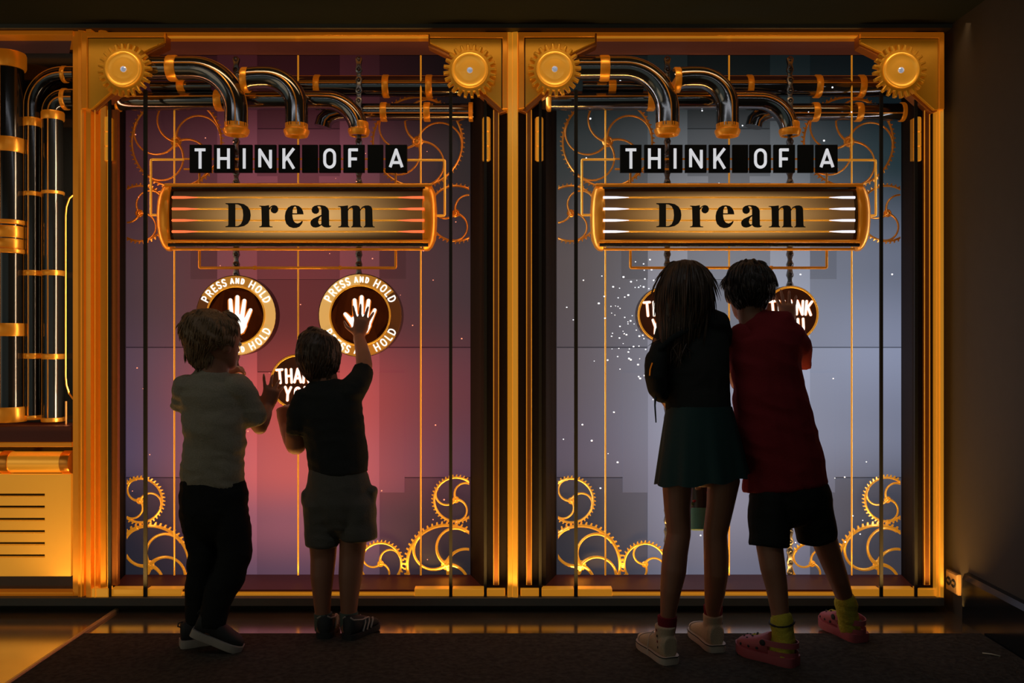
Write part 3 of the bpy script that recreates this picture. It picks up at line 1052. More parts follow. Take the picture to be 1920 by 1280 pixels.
    for yy, x0, x1, dd, r_, mm in ((347, 309, 810, -.035, 3.6, GOLD), (352, 322, 797, -.028, 2.0, BLACKG), (452, 316, 803, -.022, 2.8, GOLD), (459, 316, 803, -.03, 3.5, BLACKG), (467, 324, 794, -.04, 2.8, GOLD)):
        obj('bar', rodmb([(X(x0), yy), (X(x1), yy)], dd, r_, 10), mm, t, 60)
    tipm = TIPR if red else TIPW
    for yy in (370, 391.5, 413, 434):
        obj('rod', rodmb([(X(322), yy), (X(795), yy)], -.0005, 1.5), GOLDB, t, 60)
        for xs, xe in ((323, 376), (795, 742)):
            mb = MB()
            mb.tube([P(X(xs), yy, .001), P(X(xs + (xe - xs) * .45), yy, .001), P(X(xe), yy, .001)], [2.5 * S(), 2.3 * S(), .5 * S()], 8)
            obj('glowing_tip', mb, tipm, t, 60)
    for i, polys in enumerate(DREAM):
        mb = MB()
        for pl in polys:
            mb.prism([(X(415 + x / 6.4), 370 + y / 6.4) for x, y in pl], 0.003, 0.007)
        obj('letter', mb, INK, t, 0, label='black serif letter ' + 'Dream'[i])
    for pts in ([(345, 299), (283, 299), (283, 403), (304, 403)], [(763, 300), (834, 300), (834, 404), (814, 404)]):
        obj('bracket', rodmb([(X(x), y) for x, y in corner(pts)], -0.055, 2.2, 8), GOLDB, t, 60)
    obj('bracket', rodmb([(X(x), y) for x, y in corner([(374, 468), (374, 502), (742, 502), (742, 468)])], -0.06, 2.6, 8), GOLD, t, 60)
    for xx in (478, 638):
        obj('coupling', collar_h(X(xx), 502, -0.06, 2.5, 3.3, 'h', .2), GOLD, t, 60)
    return c


def corner(pts, e=2.0):
    out = [pts[0]]
    for a, b, c_ in zip(pts, pts[1:], pts[2:]):
        a, b, c_ = Vector(a), Vector(b), Vector(c_)
        out.append(tuple(b + (a - b).normalized() * e))
        out.append(tuple(b + ((a - b).normalized() + (c_ - b).normalized()) * e * .3))
        out.append(tuple(b + (c_ - b).normalized() * e))
    return out + [pts[-1]]


def rodmb(pts, d, r, n=8):
    mb = MB()
    mb.tube([P(x, y, d) for x, y in pts], r * S(d), n)
    return mb


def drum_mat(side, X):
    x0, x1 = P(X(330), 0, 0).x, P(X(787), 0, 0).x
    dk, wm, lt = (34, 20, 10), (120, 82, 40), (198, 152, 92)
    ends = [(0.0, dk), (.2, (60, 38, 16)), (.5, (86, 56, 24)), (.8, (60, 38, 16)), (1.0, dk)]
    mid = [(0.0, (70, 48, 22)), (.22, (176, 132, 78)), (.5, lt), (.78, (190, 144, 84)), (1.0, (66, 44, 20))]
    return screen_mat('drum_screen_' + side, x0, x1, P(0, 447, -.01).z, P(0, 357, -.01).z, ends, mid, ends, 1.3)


TIPR = mat('red_glow_tip', (0.6, 0.1, 0.05), 0.4, 0, (1.0, 0.16, 0.05), 1.1)
TIPW = mat('white_glow_tip', (0.8, 0.8, 0.9), 0.4, 0, (0.85, 0.88, 1.0), 0.95)

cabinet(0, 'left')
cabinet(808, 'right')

# gold posts between and beside the cabinets
for x0, x1, txt in ((951.5, 971.5, 'wide bright gold post between the two cabinets'), (1757, 1769.5, 'slim bright gold post at the right end of the machine')):
    mb = MB()
    w = x1 - x0
    prof = [(x0, -.05), (x0, .022), (x0 + 1, .030), (x0 + w * .45, .026), (x0 + w * .5, .030), (x0 + w * .92, .034), (x1, .026), (x1, -.05)]
    y_top = 60 if x0 < 1000 else 205
    mb.rings([[W(x, y_top, 0.03, d) for x, d in prof], [W(x, 1121, 0.03, d) for x, d in prof]])
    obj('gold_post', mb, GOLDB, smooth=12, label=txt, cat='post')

# buttons and signs hanging on the chains
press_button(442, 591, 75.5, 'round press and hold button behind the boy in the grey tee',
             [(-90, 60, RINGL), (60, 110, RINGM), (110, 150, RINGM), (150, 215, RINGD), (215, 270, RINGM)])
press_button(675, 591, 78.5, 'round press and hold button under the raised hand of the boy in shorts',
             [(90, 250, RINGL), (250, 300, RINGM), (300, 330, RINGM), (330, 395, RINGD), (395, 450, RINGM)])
thank_disc(558, 716, 52.5, 'dark round THANK YOU sign between the two younger boys')
thank_disc(1248, 590, 53.5, 'dark round THANK YOU sign half hidden by the long-haired girl')
thank_disc(1483, 588, 53, 'dark round THANK YOU sign under the hand of the boy in red')


# drifting sparks of light on the screens
def sparks(name, pts, m_, label):
    mb = MB()
    for x, y, r in pts:
        mb.ball(P(x, y, -0.09), r * S(), 6)
    o = obj(name, mb, m_, smooth=180, label=label, cat='light specks')
    o['kind'] = 'stuff'


rnd = random.Random(3)
sp = []
for _ in range(70):
    sp.append((rnd.uniform(240, 878), rnd.uniform(200, 1060), rnd.uniform(.7, 1.6)))
sparks('red_sparks', sp, mat('red_spark', (.8, .2, .1), .5, 0, (1.0, .35, .22), 1.0), 'small red sparks drifting across the red-lit left cabinet')
sp = []
for _ in range(95):
    sp.append((rnd.uniform(1048, 1690), rnd.uniform(130, 1060), rnd.uniform(1.0, 2.1)))
for _ in range(170):
    a = rnd.uniform(0, 2 * PI)
    rr = rnd.gauss(70, 24)
    x, y = 1232 + rr * math.cos(a), 596 - rr * math.sin(a) * 1.15
    if x < 1236:
        sp.append((x, y, rnd.uniform(.9, 2.2)))
sparks('white_sparks', sp, mat('white_spark', (.9, .9, 1), .5, 0, (.9, .95, 1.0), 1.1), 'white sparks swirling across the blue-lit right cabinet')

# ------------------------------------------------------------------ pipe bay at the far left
b = thing('machine_bay', 'dark machine bay with gold vented panel at the left edge', 'machine', P(40, 1121, 0))
mb = MB(); mb.rect(-260, 60, 139, 1121, -0.27, -0.16)
obj('back_board', mb, BLACKG, b, 0)
mb = MB(); mb.rect(-260, 57, 136, 65, -0.16, 0.02, 1)
obj('top_rail', mb, GOLD, b, 25)
f0, f1 = P(-260, 65, 0), P(136, 65, 0)
g0, g1 = P(-260, 100, -.16), P(130, 100, -.16)
mb = MB(); mb.rings([[f0, f1, g1, g0], [v + Vector((0, 0, .006)) for v in (f0, f1, g1, g0)]])
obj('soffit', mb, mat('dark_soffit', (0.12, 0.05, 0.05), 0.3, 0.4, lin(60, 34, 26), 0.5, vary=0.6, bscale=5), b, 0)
mb = MB(); mb.rect(-260, 799, 134, 829, -0.16, 0.0, 1)
obj('ledge', mb, RUST, b, 20)
mb = MB(); mb.rect(-260, 829, 135, 838, -0.16, 0.012, 1)
obj('ledge_edge', mb, GOLD, b, 20)
# vented panel with six slots: built of bars round the slots
slots = [928, 950.5, 973.5, 996.5, 1019, 1042]
ys = [889]
for y in slots:
    ys += [y - 3, y + 3]
ys.append(1080)
mb = MB(); mb.rect(84, 889, 133, 1080, -0.02, 0.004, 0)
m2 = mb
for i in range(0, len(ys), 2):
    mb.rect(-260, ys[i], 84, ys[i + 1], -0.02, 0.004)
pn = obj('vent_panel', mb, GOLDB, b, 0, label='gold sheet with six dark slots')
mb = MB(); mb.rect(-258, 891, 131, 1078, -0.06, -0.05)
obj('slot_backing', mb, INK, pn, 0)
mb = MB(); mb.rect(-260, 1080, 139, 1109, -0.16, -0.03)
obj('base_board', mb, mat('dark_lacquer_base', (0.05, 0.03, 0.03), 0.2, 0, vary=.5, bscale=6), b, 0)
mb = MB(); mb.rect(-260, 1109, 138, 1121, -0.16, 0.012, 1)
obj('bottom_strip', mb, GOLD, b, 25)
# horizontal gold cylinder
s = S(0.0)
t = thing('gold_cylinder', 'horizontal polished gold cylinder above the vented panel', 'cylinder', P(60, 888, 0.0))
mb = MB(); mb.lathe(P(-260, 866, -0.03), (1, 0, 0), [(20 * s, 0), (20 * s, 396 * s)], 32)
obj('tube', mb, GOLDB, t, 60)
for cx_ in (15.5, 129):
    obj('clamp', collar_h(cx_, 866, -0.03, 8.3, 20.5, 'h', .06), COPPER, t, 40)
# upright pipes
PIPE2 = mat('black_enamel_pipe', (0.10, 0.10, 0.105), 0.14, 0.9, vary=0.05)
t = pipe('widest upright black pipe with gold bands at the left edge', [(15, 788), (15, 500), (15, 300), (15, 102)], -0.06, 27,
         [(15, 115, 15, 'v', 28), (15, 274, 13.5, 'v', 27.5), (15, 418, 4, 'v', 29), (15, 436, 11, 'v', 26), (15, 458, 9, 'v', 26), (15, 472, 4, 'v', 29), (15, 618, 12, 'v', 28), (15, 776, 14, 'v', 29)], None, (0, 50), m=PIPE2)
pa = [(60.5, 785), (60.5, 500), (60.5, 240), (60.5, 200)] + arc(121, 200, 60.5, 180, 90, 12)[1:] + [(141, 139.5)]
pipe('slim black pipe bending over at the top, left of the pair beside the gold frame', pa, -0.085, 14, [(60.5, 230, 8, 'v'), (60.5, 364, 4, 'v'), (60.5, 512, 5, 'v'), (60.5, 667, 5, 'v'), (60.5, 782, 4, 'v'), (122, 139.5, 4, 'h')], None, (0, 60), m=PIPE2)
pb = [(99, 788), (99, 500), (99, 260), (99, 212)] + arc(125, 212, 26, 180, 90, 8)[1:] + [(141, 186)]
pipe('slim black pipe with tight elbow, right of the pair beside the gold frame', pb, -0.085, 18, [(99, 218, 8, 'v'), (99, 362, 3, 'v'), (99, 512, 5, 'v'), (99, 668, 5, 'v'), (99, 786, 4, 'v'), (123, 186, 4, 'h')], None, (0, 60), m=PIPE2)
rod([(137, 366), (130, 372), (124.5, 388), (123, 405), (123, 560), (123, 705), (124.5, 722), (130, 738), (137, 748)], -0.02, 1.6, 'gold_rod', 'thin bowed gold rod beside the slim pipes', 'rod', GOLD)
rod([(124, 752), (124, 800)], -0.06, 2.2, 'bronze_rod', 'short dark bronze rod standing on the ledge', 'rod', DGOLD)

# ------------------------------------------------------------------ people
SKIN = mat('skin', (0.31, 0.13, 0.072), 0.5, vary=0.08, bscale=30)
HAIRB = mat('light_brown_hair', (0.20, 0.12, 0.058), 0.45, vary=0.35, bscale=120)
HAIRD = mat('dark_brown_hair', (0.060, 0.034, 0.018), 0.45, vary=0.3, bscale=120)
HAIRK = mat('black_brown_hair', (0.022, 0.014, 0.009), 0.45, vary=0.3, bscale=120)
TEEG = mat('grey_heather_knit', (0.31, 0.275, 0.205), 0.9, bump=0.25, bscale=220, vary=0.3, spec=0.1)
TEEK = mat('black_knit', (0.028, 0.030, 0.028), 0.9, bump=0.2, bscale=220, spec=0.1)
TEER = mat('dark_red_knit', (0.23, 0.018, 0.022), 0.85, bump=0.2, bscale=220, vary=0.15, spec=0.15)
JEAN = mat('black_denim', (0.016, 0.017, 0.017), 0.85, bump=0.2, bscale=260, spec=0.1)
SHORTG = mat('grey_short_fabric', (0.115, 0.108, 0.092), 0.9, bump=0.2, bscale=200, spec=0.1)
SHORTK = mat('black_short_fabric', (0.020, 0.022, 0.020), 0.8, bump=0.15, bscale=200, spec=0.1)
SKIRT = mat('dark_teal_skirt_fabric', (0.016, 0.050, 0.048), 0.6, bump=0.1, bscale=200, spec=0.3)
SOCKY = mat('yellow_sock_knit', (0.50, 0.42, 0.045), 0.9, bump=0.4, bscale=180, spec=0.1)
SOCKR = mat('dark_red_sock_knit', (0.20, 0.02, 0.03), 0.9, bump=0.3, bscale=180, spec=0.1)
SOCKG = mat('grey_green_sock_knit', (0.10, 0.13, 0.11), 0.9, bump=0.3, bscale=180, spec=0.1)
CANVAS = mat('cream_canvas', (0.52, 0.40, 0.27), 0.85, bump=0.2, bscale=260, vary=0.2, spec=0.1)
RUBBER = mat('cream_rubber', (0.55, 0.46, 0.38), 0.5)
PINK = mat('pink_foam', (0.42, 0.085, 0.10), 0.55, vary=0.1)
SHOEK = mat('black_shoe_mesh', (0.018, 0.019, 0.021), 0.7)
SOLEW = mat('pale_grey_sole', (0.42, 0.37, 0.33), 0.6)
EYEW = mat('eye_white', (0.7, 0.68, 0.65), 0.25)
EYEB = mat('iris_brown', (0.05, 0.025, 0.012), 0.2)


def G(x, y):
    dist = FPX * H / (y - 640)
    return Vector(((x - 960) * dist / FPX, -(D - dist), 0.0))


def secs(spec, grow=0.0):
    out = []
    for q in spec:
        x, y, d, w = q[:4]
        a = w * S(d) + grow
        b_ = (q[4] + grow) if len(q) > 4 and q[4] else (w * S(d)) * 0.9 + grow
        out.append((P(x, y, d), max(a, .004), max(b_, .004)))
    return out


def loft(mb, sc, u=(1, 0, 0), n=18, rnd0=True, rnd1=True, rk=1.0):
    u0 = Vector(u)
    pts = [c for c, a, b_ in sc]
    m_ = len(pts)
    rings = []

    def ring(c, a, b_, tg):
        uu = (u0 - tg * u0.dot(tg))
        uu = uu.normalized() if uu.length > 1e-4 else tg.orthogonal().normalized()
        vv = tg.cross(uu)
        return [c + uu * (a * math.cos(2 * PI * k / n)) + vv * (b_ * math.sin(2 * PI * k / n)) for k in range(n)]
    for i, (c, a, b_) in enumerate(sc):
        tg = (pts[min(i + 1, m_ - 1)] - pts[max(i - 1, 0)]).normalized()
        if i == 0 and rnd0:
            e = min(a, b_) * rk
            rings.append(ring(c - tg * e * .85, a * .45, b_ * .45, tg))
            rings.append(ring(c - tg * e * .5, a * .84, b_ * .84, tg))
        rings.append(ring(c, a, b_, tg))
        if i == m_ - 1 and rnd1:
            e = min(a, b_)
            rings.append(ring(c + tg * e * .5, a * .84, b_ * .84, tg))
            rings.append(ring(c + tg * e * .85, a * .45, b_ * .45, tg))
    mb.rings(rings)


def smooth_mesh(mb, voxel, iters, name):
    me = bpy.data.meshes.new(name)
    me.from_pydata(mb.v, [], mb.f)
    bm = bmesh.new(); bm.from_mesh(me)
    bmesh.ops.recalc_face_normals(bm, faces=bm.faces)
    bm.to_mesh(me); bm.free()
    o = bpy.data.objects.new(name, me)
    COL.objects.link(o)
    r = o.modifiers.new('r', 'REMESH')
    r.mode = 'VOXEL'
    r.voxel_size = voxel
    if iters:
        s_ = o.modifiers.new('s', 'SMOOTH')
        s_.factor = 0.5
        s_.iterations = iters
    dg = bpy.context.evaluated_depsgraph_get()
    out = bpy.data.meshes.new_from_object(o.evaluated_get(dg))
    bpy.data.objects.remove(o)
    bpy.data.meshes.remove(me)
    return out


def organic(name, mb, m_, parent, voxel=0.006, iters=4, fold=None, label=None):
    """one continuous skin over overlapping volumes; fold(co) -> displacement along the normal"""
    me = smooth_mesh(mb, voxel, iters, name)
    if fold:
        vs = me.vertices
        nr = [v.normal.copy() for v in vs]
        for v, n_ in zip(vs, nr):
            v.co += n_ * fold(v.co)
    o0 = ORI[parent]
    me.transform(Matrix.Translation(-o0))
    me.materials.clear()
    me.materials.append(m_)
    me.polygons.foreach_set('use_smooth', [True] * len(me.polygons))
    o = bpy.data.objects.new(name, me)
    COL.objects.link(o)
    o.parent = parent
    ORI[o] = o0
    return tag(o, label)


def folds(amp, fx=9, fz=16, seed=0.0, tilt=0.6):
    def f(co):
        q = Vector((co.x * fx + co.z * tilt * fx + seed, co.y * fx, co.z * fz + seed))
        return amp * (noise.noise(q) * 0.8 + (0.5 - abs(noise.noise(q * 1.9 + Vector((3.1, 0, 0))))) * 0.7)
    return f


def head(mb, base, h, yaw, pitch=0.0, roll=0.0):
    """base = chin-level point on the neck axis; yaw = degrees to the right of straight away; returns local->world"""
    R_ = Matrix.Rotation(-math.radians(yaw), 3, 'Z') @ Matrix.Rotation(math.radians(pitch), 3, 'X') @ Matrix.Rotation(math.radians(roll), 3, 'Y')

    def T(r, f, u_):
        return base + R_ @ Vector((r * h, f * h, u_ * h))
    prof = [(0.0, .13, .33, -.06), (.04, .20, .37, .02), (.10, .255, .385, .14), (.2, .295, .385, .27), (.32, .325, .38, .37), (.45, .345, .37, .43),
            (.58, .36, .385, .46), (.7, .355, .375, .46), (.8, .32, .33, .42), (.89, .25, .25, .34), (.96, .15, .15, .22), (1.0, .05, .05, .09)]
    n = 24
    rings = []
    for u_, hw, f, b_ in prof:
        c, k = (f - b_) / 2, (f + b_) / 2
        rings.append([T(hw * math.cos(2 * PI * j / n), c + k * math.sin(2 * PI * j / n), u_) for j in range(n)])
    mb.rings(rings)
    # nose, lips, brows, ears
    for r, f, u_, sx, sy, sz in ((0, .395, .36, .055, .06, .05), (0, .375, .43, .032, .05, .10), (0, .37, .185, .10, .03, .022), (0, .375, .155, .085, .03, .022),
                                 (-.15, .345, .56, .10, .03, .022), (.15, .345, .56, .10, .03, .022), (-.36, -.01, .42, .045, .085, .125), (.36, -.01, .42, .045, .085, .125),
                                 (-.375, -.04, .44, .03, .05, .09), (.375, -.04, .44, .03, .05, .09)):
        rr = []
        for i in range(1, 6):
            a = PI * i / 6
            rr.append([T(r + sx * math.sin(a) * math.cos(2 * PI * j / 10), f + sy * math.sin(a) * math.sin(2 * PI * j / 10), u_ + sz * math.cos(a)) for j in range(10)])
        mb.rings(rr)
    return T


def eyes(T, h, parent):
    for sg in (-1, 1):
        mb = MB(); mb.ball(T(.155 * sg, .325, .475), .052 * h, 12)
        e = obj('eye', mb, EYEW, parent, 180)
        mb = MB(); mb.ball(T(.155 * sg, .365, .475), .024 * h, 8)
        obj('iris', mb, EYEB, e, 180)


def hand(mb, wrist, fwd, palm, side, size, spread=12, curl=(10, 10, 12, 14, 16), thumb_out=45):
    """palm = direction the palm faces; side = +1 when the thumb lies along fwd x palm"""
    k = size / 0.18
    fwd = Vector(fwd).normalized()
    palm = Vector(palm)
    palm = (palm - fwd * palm.dot(fwd)).normalized()
    lat = fwd.cross(palm).normalized() * side

    def at(a, l, p):
        return wrist + fwd * (a * k) + lat * (l * k) + palm * (p * k)

    def chain_(pts, rad):
        loft(mb, [(p, r * k, r * k) for p, r in zip(pts, rad)], u=lat, n=10)
    loft(mb, [(at(-.02, 0, 0), .024 * k, .019 * k), (at(.012, 0, 0), .030 * k, .017 * k), (at(.045, 0, 0), .038 * k, .0155 * k), (at(.082, -.001, 0), .039 * k, .013 * k)], u=lat, n=16)
    for i, (l0, ln, a0) in enumerate(((.028, .070, 1), (.009, .078, .33), (-.010, .072, -.33), (-.028, .056, -1))):
        ang = math.radians(spread * a0)
        d_ = (fwd * math.cos(ang) + lat * math.sin(ang)).normalized()
        p = at(.080 - (.004 if i == 3 else 0), l0, 0)
        pts = [p - d_ * .02 * k, p]
        cu = 0
        for sgm in (.45, .32, .23):
            cu += math.radians(curl[i + 1])
            pts.append(pts[-1] + (d_ * math.cos(cu) + palm * math.sin(cu)) * ln * sgm * k)
        chain_(pts, [.0085, .0088, .0082, .0074, .0060])
    ang = math.radians(thumb_out)
    d_ = (fwd * math.cos(ang) + lat * math.sin(ang)).normalized()
    p = at(.018, .022, .004)
    pts = [p, p + d_ * .028 * k, p + (d_ + palm * .2) * .054 * k, p + (d_ * .95 + fwd * .2 + palm * .3) * .078 * k]
    chain_(pts, [.013, .0115, .0095, .0065])


def tufts(parent, hair, T, h, count, length, m_, droop, seed, lift=.25, crown=(.0, -.1, .98), jitter=.35):
    """locks of hair lying along the cap, combed away from the crown"""
    rr = random.Random(seed)
    me = hair.data
    o0 = ORI[hair]
    c0 = T(*crown)
    polys = me.polygons
    mb = MB()
    npol = len(polys)
    for _ in range(count):
        p = polys[rr.randrange(npol)]
        co = p.center + o0
        nr = p.normal
        flow = (co - c0)
        flow = flow - nr * flow.dot(nr)
        if flow.length < .006:
            continue
        flow = flow.normalized() + Vector((0, 0, -droop)) + Vector((rr.uniform(-1, 1), rr.uniform(-1, 1), rr.uniform(-1, 1))) * jitter
        flow = (flow - nr * flow.dot(nr)).normalized()
        ln = length * rr.uniform(.6, 1.25)
        w = rr.uniform(.0016, .0034)
        pts = []
        for i in range(5):
            k = i / 4
            pts.append(co - nr * .003 + flow * (ln * k) + nr * (ln * lift * (k * (1 - k)) + .002) - nr * ln * .12 * k * k + Vector((0, 0, -droop * ln * .25 * k * k)))
        mb.tube(pts, [w, w * 1.1, w, w * .7, w * .15], 4)
    o = obj('hair_locks', mb, m_, hair, 180)
    return o


class Shoe:
    def __init__(self, heel, head_deg, lift=0.0):
        a = math.radians(head_deg)
        self.M = Matrix.Translation(heel) @ Matrix.Rotation(a, 4, 'Z') @ Matrix.Rotation(lift, 4, 'Y')

    def put(self, mb):
        mb.v = [self.M @ v for v in mb.v]
        return mb


SHAPE = [(0.0, .45), (.03, .66), (.10, .80), (.22, .84), (.38, .82), (.52, .88), (.66, .98), (.78, 1.0), (.88, .90), (.95, .66), (1.0, .30)]


def sole_mb(L, Wd, z0, z1, grow=0.0, a=0.0, b_=1.0, toe_up=0.0):
    up, lo = [], []
    pts = [(f, w) for f, w in SHAPE if a <= f <= b_]
    outl = [(f * L, w * Wd / 2 + grow) for f, w in pts] + [(f * L, -w * Wd / 2 - grow) for f, w in reversed(pts)]
    mb = MB()
    k = lambda x: toe_up * max(0, x / L - .7) ** 2 * 10
    mb.rings([[(x, y, z0 + k(x)) for x, y in [(q[0], q[1] * .95) for q in outl]], [(x, y, z0 + (z1 - z0) * .3 + k(x)) for x, y in outl],
              [(x, y, z1 + k(x)) for x, y in outl]])
    return mb


def upper_mb(L, Wd, z0, prof):
    """prof: (fraction of length, half-width factor, height)"""
    mb = MB()
    rings = []
    n = 18
    for f, w, h_ in prof:
        r = []
        for k in range(n):
            th = 2 * PI * k / n
            c, s_ = math.cos(th), math.sin(th)
            y = w * Wd / 2 * math.copysign(abs(c) ** .8, c)
            z = z0 + h_ / 2 + h_ / 2 * math.copysign(abs(s_) ** .75, s_)
            r.append((f * L, y, z))
        rings.append(r)
    mb.rings(rings)
    return mb


def person(label, base):
    return thing('person', label, 'person', base)


# ================= boy with grey tee and dark jeans (left)
d0 = .42
p1 = person('boy in a grey tee and dark jeans looking at his raised hand, leftmost child', G(385, 1212))
body = MB()
h1 = .196
base = P(404, 691, .405)
T1 = head(body, base, h1, 42, -4, 3)
loft(body, secs([(398, 735, .425, 27), (400, 705, .42, 27), (402, 685, .415, 27), (401, 660, .41, 28)]))
shirt1 = [(400, 712, .42, 42, .050), (397, 722, .42, 58, .066), (398, 750, .42, 61, .075), (402, 785, .42, 58, .078), (403, 820, .415, 57, .078), (400, 860, .41, 58, .078),
          (398, 895, .41, 59, .08), (398, 911, .41, 60, .08)]
loft(body, secs(shirt1, -.011))
legL1 = [(373, 955, .40, 35, .07), (377, 1000, .40, 33, .062), (382, 1040, .41, 29, .055), (376, 1080, .415, 25, .05), (371, 1120, .42, 22, .042), (368, 1168, .425, 19, .036)]
legR1 = [(430, 955, .41, 36, .07), (438, 1000, .42, 32, .064), (441, 1040, .43, 30, .06), (430, 1078, .445, 30, .056), (412, 1112, .465, 28, .05), (402, 1145, .48, 25, .044), (396, 1176, .49, 23, .04)]
loft(body, secs(legL1, -.010))
loft(body, secs(legR1, -.010))
armR1 = [(449, 732, .415, 19), (463, 760, .40, 18), (477, 787, .38, 17), (488, 803, .36, 15)]
foreR1 = [(486, 800, .362, 14.5), (492, 790, .335, 14), (498, 776, .30, 12), (501, 764, .275, 10)]
loft(body, secs(armR1, -.003)); loft(body, secs(foreR1))
hand(body, P(500, 766, .27), (.26, .05, 1), (-.1, .95, .1), 1, .150, 22, (5, 8, 14, 22, 30), 52)
armL1 = [(349, 728, .42, 17), (341, 745, .41, 15), (337, 762, .385, 14)]
foreL1 = [(337, 760, .385, 13.5), (362, 745, .345, 13), (395, 720, .305, 12), (420, 705, .275, 10)]
loft(body, secs(armL1, -.002)); loft(body, secs(foreL1))
hand(body, P(420, 705, .275), (.75, .25, .45), (.1, .5, -.9), 1, .12, 6, (30, 40, 45, 45, 45), 30)
organic('body', body, SKIN, p1, .0042, 5)
eyes(T1, h1, p1)
mb = MB()
loft(mb, secs(shirt1), rnd1=False)
loft(mb, secs([(352, 722, .42, 22, .05), (343, 740, .415, 18, .045), (338, 764, .395, 17, .04)]), rnd1=False)
loft(mb, secs([(443, 724, .42, 24, .055), (461, 752, .40, 25, .05), (474, 778, .385, 24, .046), (480, 793, .375, 23, .044)]), rnd1=False)
organic('tee_shirt', mb, TEEG, p1, .006, 4, folds(.010, 8, 15, 1.0), label='grey heathered short-sleeved tee')
mb = MB()
loft(mb, secs([(399, 903, .41, 60, .078), (400, 925, .41, 64, .082), (402, 955, .41, 63, .082), (402, 975, .41, 58, .075)]))
loft(mb, secs(legL1), rnd1=False); loft(mb, secs(legR1), rnd1=False)
organic('jeans', mb, JEAN, p1, .006, 4, folds(.006, 8, 18, 2.0), label='black denim jeans')
hair = MB()
loft(hair, secs([(395, 583, .425, 16, .03), (394, 588, .427, 30, .052), (392, 598, .43, 45, .078), (391, 612, .43, 52, .09), (390, 630, .43, 51, .092), (383, 645, .432, 42, .08), (380, 660, .438, 32, .058), (385, 672, .44, 27, .035)]), rk=.25)
loft(hair, secs([(425, 600, .40, 18, .04), (437, 618, .39, 9, .04), (441, 636, .385, 5, .02)]))
hr = organic('hair', hair, HAIRB, p1, .005, 4, folds(.006, 30, 12, 3.0, 1.0), label='light brown bowl-cut hair')
tufts(p1, hr, T1, h1, 1400, .026, HAIRB, 1.0, 5, .10, jitter=.13)
# shoes
for heel, toe, z, lift in ((G(337, 1216), G(432, 1201), 0, 0), (None, None, .062, .40)):
    if heel is None:
        heel = Vector((-1.100, -.497, .066)); toe = Vector((-.955, -.481, 0))
    v = toe - heel
    L_ = .182
    sh = Shoe(Vector((heel.x, heel.y, z + .006 if z else .006)), math.degrees(math.atan2(v.y, v.x)), lift)
    u_ = upper_mb(L_, .070, .022, [(0.02, .55, .058), (.08, .8, .066), (.2, .9, .066), (.35, .9, .062), (.5, .92, .05), (.65, .98, .04), (.8, .96, .032), (.92, .7, .024), (.98, .35, .016)])
    so = obj('shoe', sh.put(u_), SHOEK, p1, 60, label='black trainer with pale sole')
    obj('sole', sh.put(sole_mb(L_, .072, 0, .026, .004)), SOLEW, so, 50)
    tb = MB(); tb.tube([(.010, .004, .086), (-.004, .004, .082), (-.006, .004, .072), (.006, .004, .066)], .0025, 6)
    obj('pull_tab', sh.put(tb), SHOEK, so, 60)
    for q in range(4):
        lb = MB(); x_ = L_ * (.48 + .07 * q); z_ = .072 - .010 * q
        lb.tube([(x_, -.018, z_ - .006), (x_, 0, z_), (x_, .018, z_ - .006)], .0022, 6)
        obj('lace', sh.put(lb), SHOEK, so, 60)

# ================= boy in black tee and grey shorts, hand on the button
p2 = person('small boy in black tee and grey shorts pressing a button with his raised right hand', G(635, 1200))
body = MB()
h2 = .186
T2 = head(body, P(604, 711, .262), .172, 8, 6, 4)
loft(body, secs([(615, 745, .30, 26), (611, 722, .295, 24), (606, 700, .295, 25), (604, 680, .295, 26)]))
shirt2 = [(617, 728, .30, 38, .045), (614, 740, .30, 56, .058), (616, 765, .30, 63, .068), (624, 800, .295, 60, .074), (631, 835, .295, 56, .075), (634, 865, .295, 56, .078), (636, 888, .295, 55, .078)]
loft(body, secs(shirt2, -.011))
shL2 = [(608, 975, .30, 34, .07), (604, 1020, .305, 29, .06)]
legL2 = [(606, 960, .30, 34, .068), (606, 1010, .30, 27, .052), (606, 1045, .305, 24, .045), (604, 1080, .315, 22, .044), (604, 1115, .325, 17.5, .036), (605, 1150, .33, 14.5, .030), (606, 1180, .335, 14, .03)]
legR2 = [(666, 955, .30, 36, .068), (663, 1005, .30, 26, .052), (660, 1040, .305, 24, .045), (657, 1080, .315, 22.5, .044), (655, 1115, .325, 18, .036), (654, 1150, .33, 15, .030), (653, 1180, .335, 14, .03)]
loft(body, secs(legL2)); loft(body, secs(legR2))
loft(body, secs([(632, 890, .295, 54, .07), (634, 930, .295, 58, .075), (636, 965, .295, 55, .07)]))
loft(body, secs([(664, 728, .295, 18), (678, 706, .26, 17), (683, 684, .21, 15.5), (681, 665, .16, 14), (677, 648, .11, 12.5), (674, 634, .065, 10.5)]))
hand(body, P(673, 632, .055), (.14, .15, 1), (0, 1, -.1), 1, .150, 22, (4, 3, 3, 3, 3), 62)
loft(body, secs([(563, 760, .30, 16), (557, 785, .30, 17), (553, 815, .295, 18), (555, 836, .28, 19)]))
loft(body, secs([(555, 836, .28, 18), (547, 824, .25, 16), (540, 808, .22, 14), (536, 798, .20, 12)]))
hand(body, P(534, 800, .205), (-.1, .1, .9), (.35, .9, 0), -1, .150, 4, (50, 62, 62, 62, 62), 30)
organic('body', body, SKIN, p2, .0042, 5)
eyes(T2, .172, p2)
mb = MB()
loft(mb, secs(shirt2), rnd1=False)
loft(mb, secs([(570, 748, .30, 22, .045), (562, 775, .30, 22, .045), (560, 800, .30, 22, .045), (558, 812, .297, 21, .044)]), rnd1=False)
loft(mb, secs([(655, 738, .30, 26, .05), (668, 722, .285, 24, .046), (678, 704, .255, 21, .042), (682, 692, .235, 20, .04)]), rnd1=False)
loft(mb, secs([(680, 850, .295, 10, .03), (684, 866, .295, 7, .025)]))
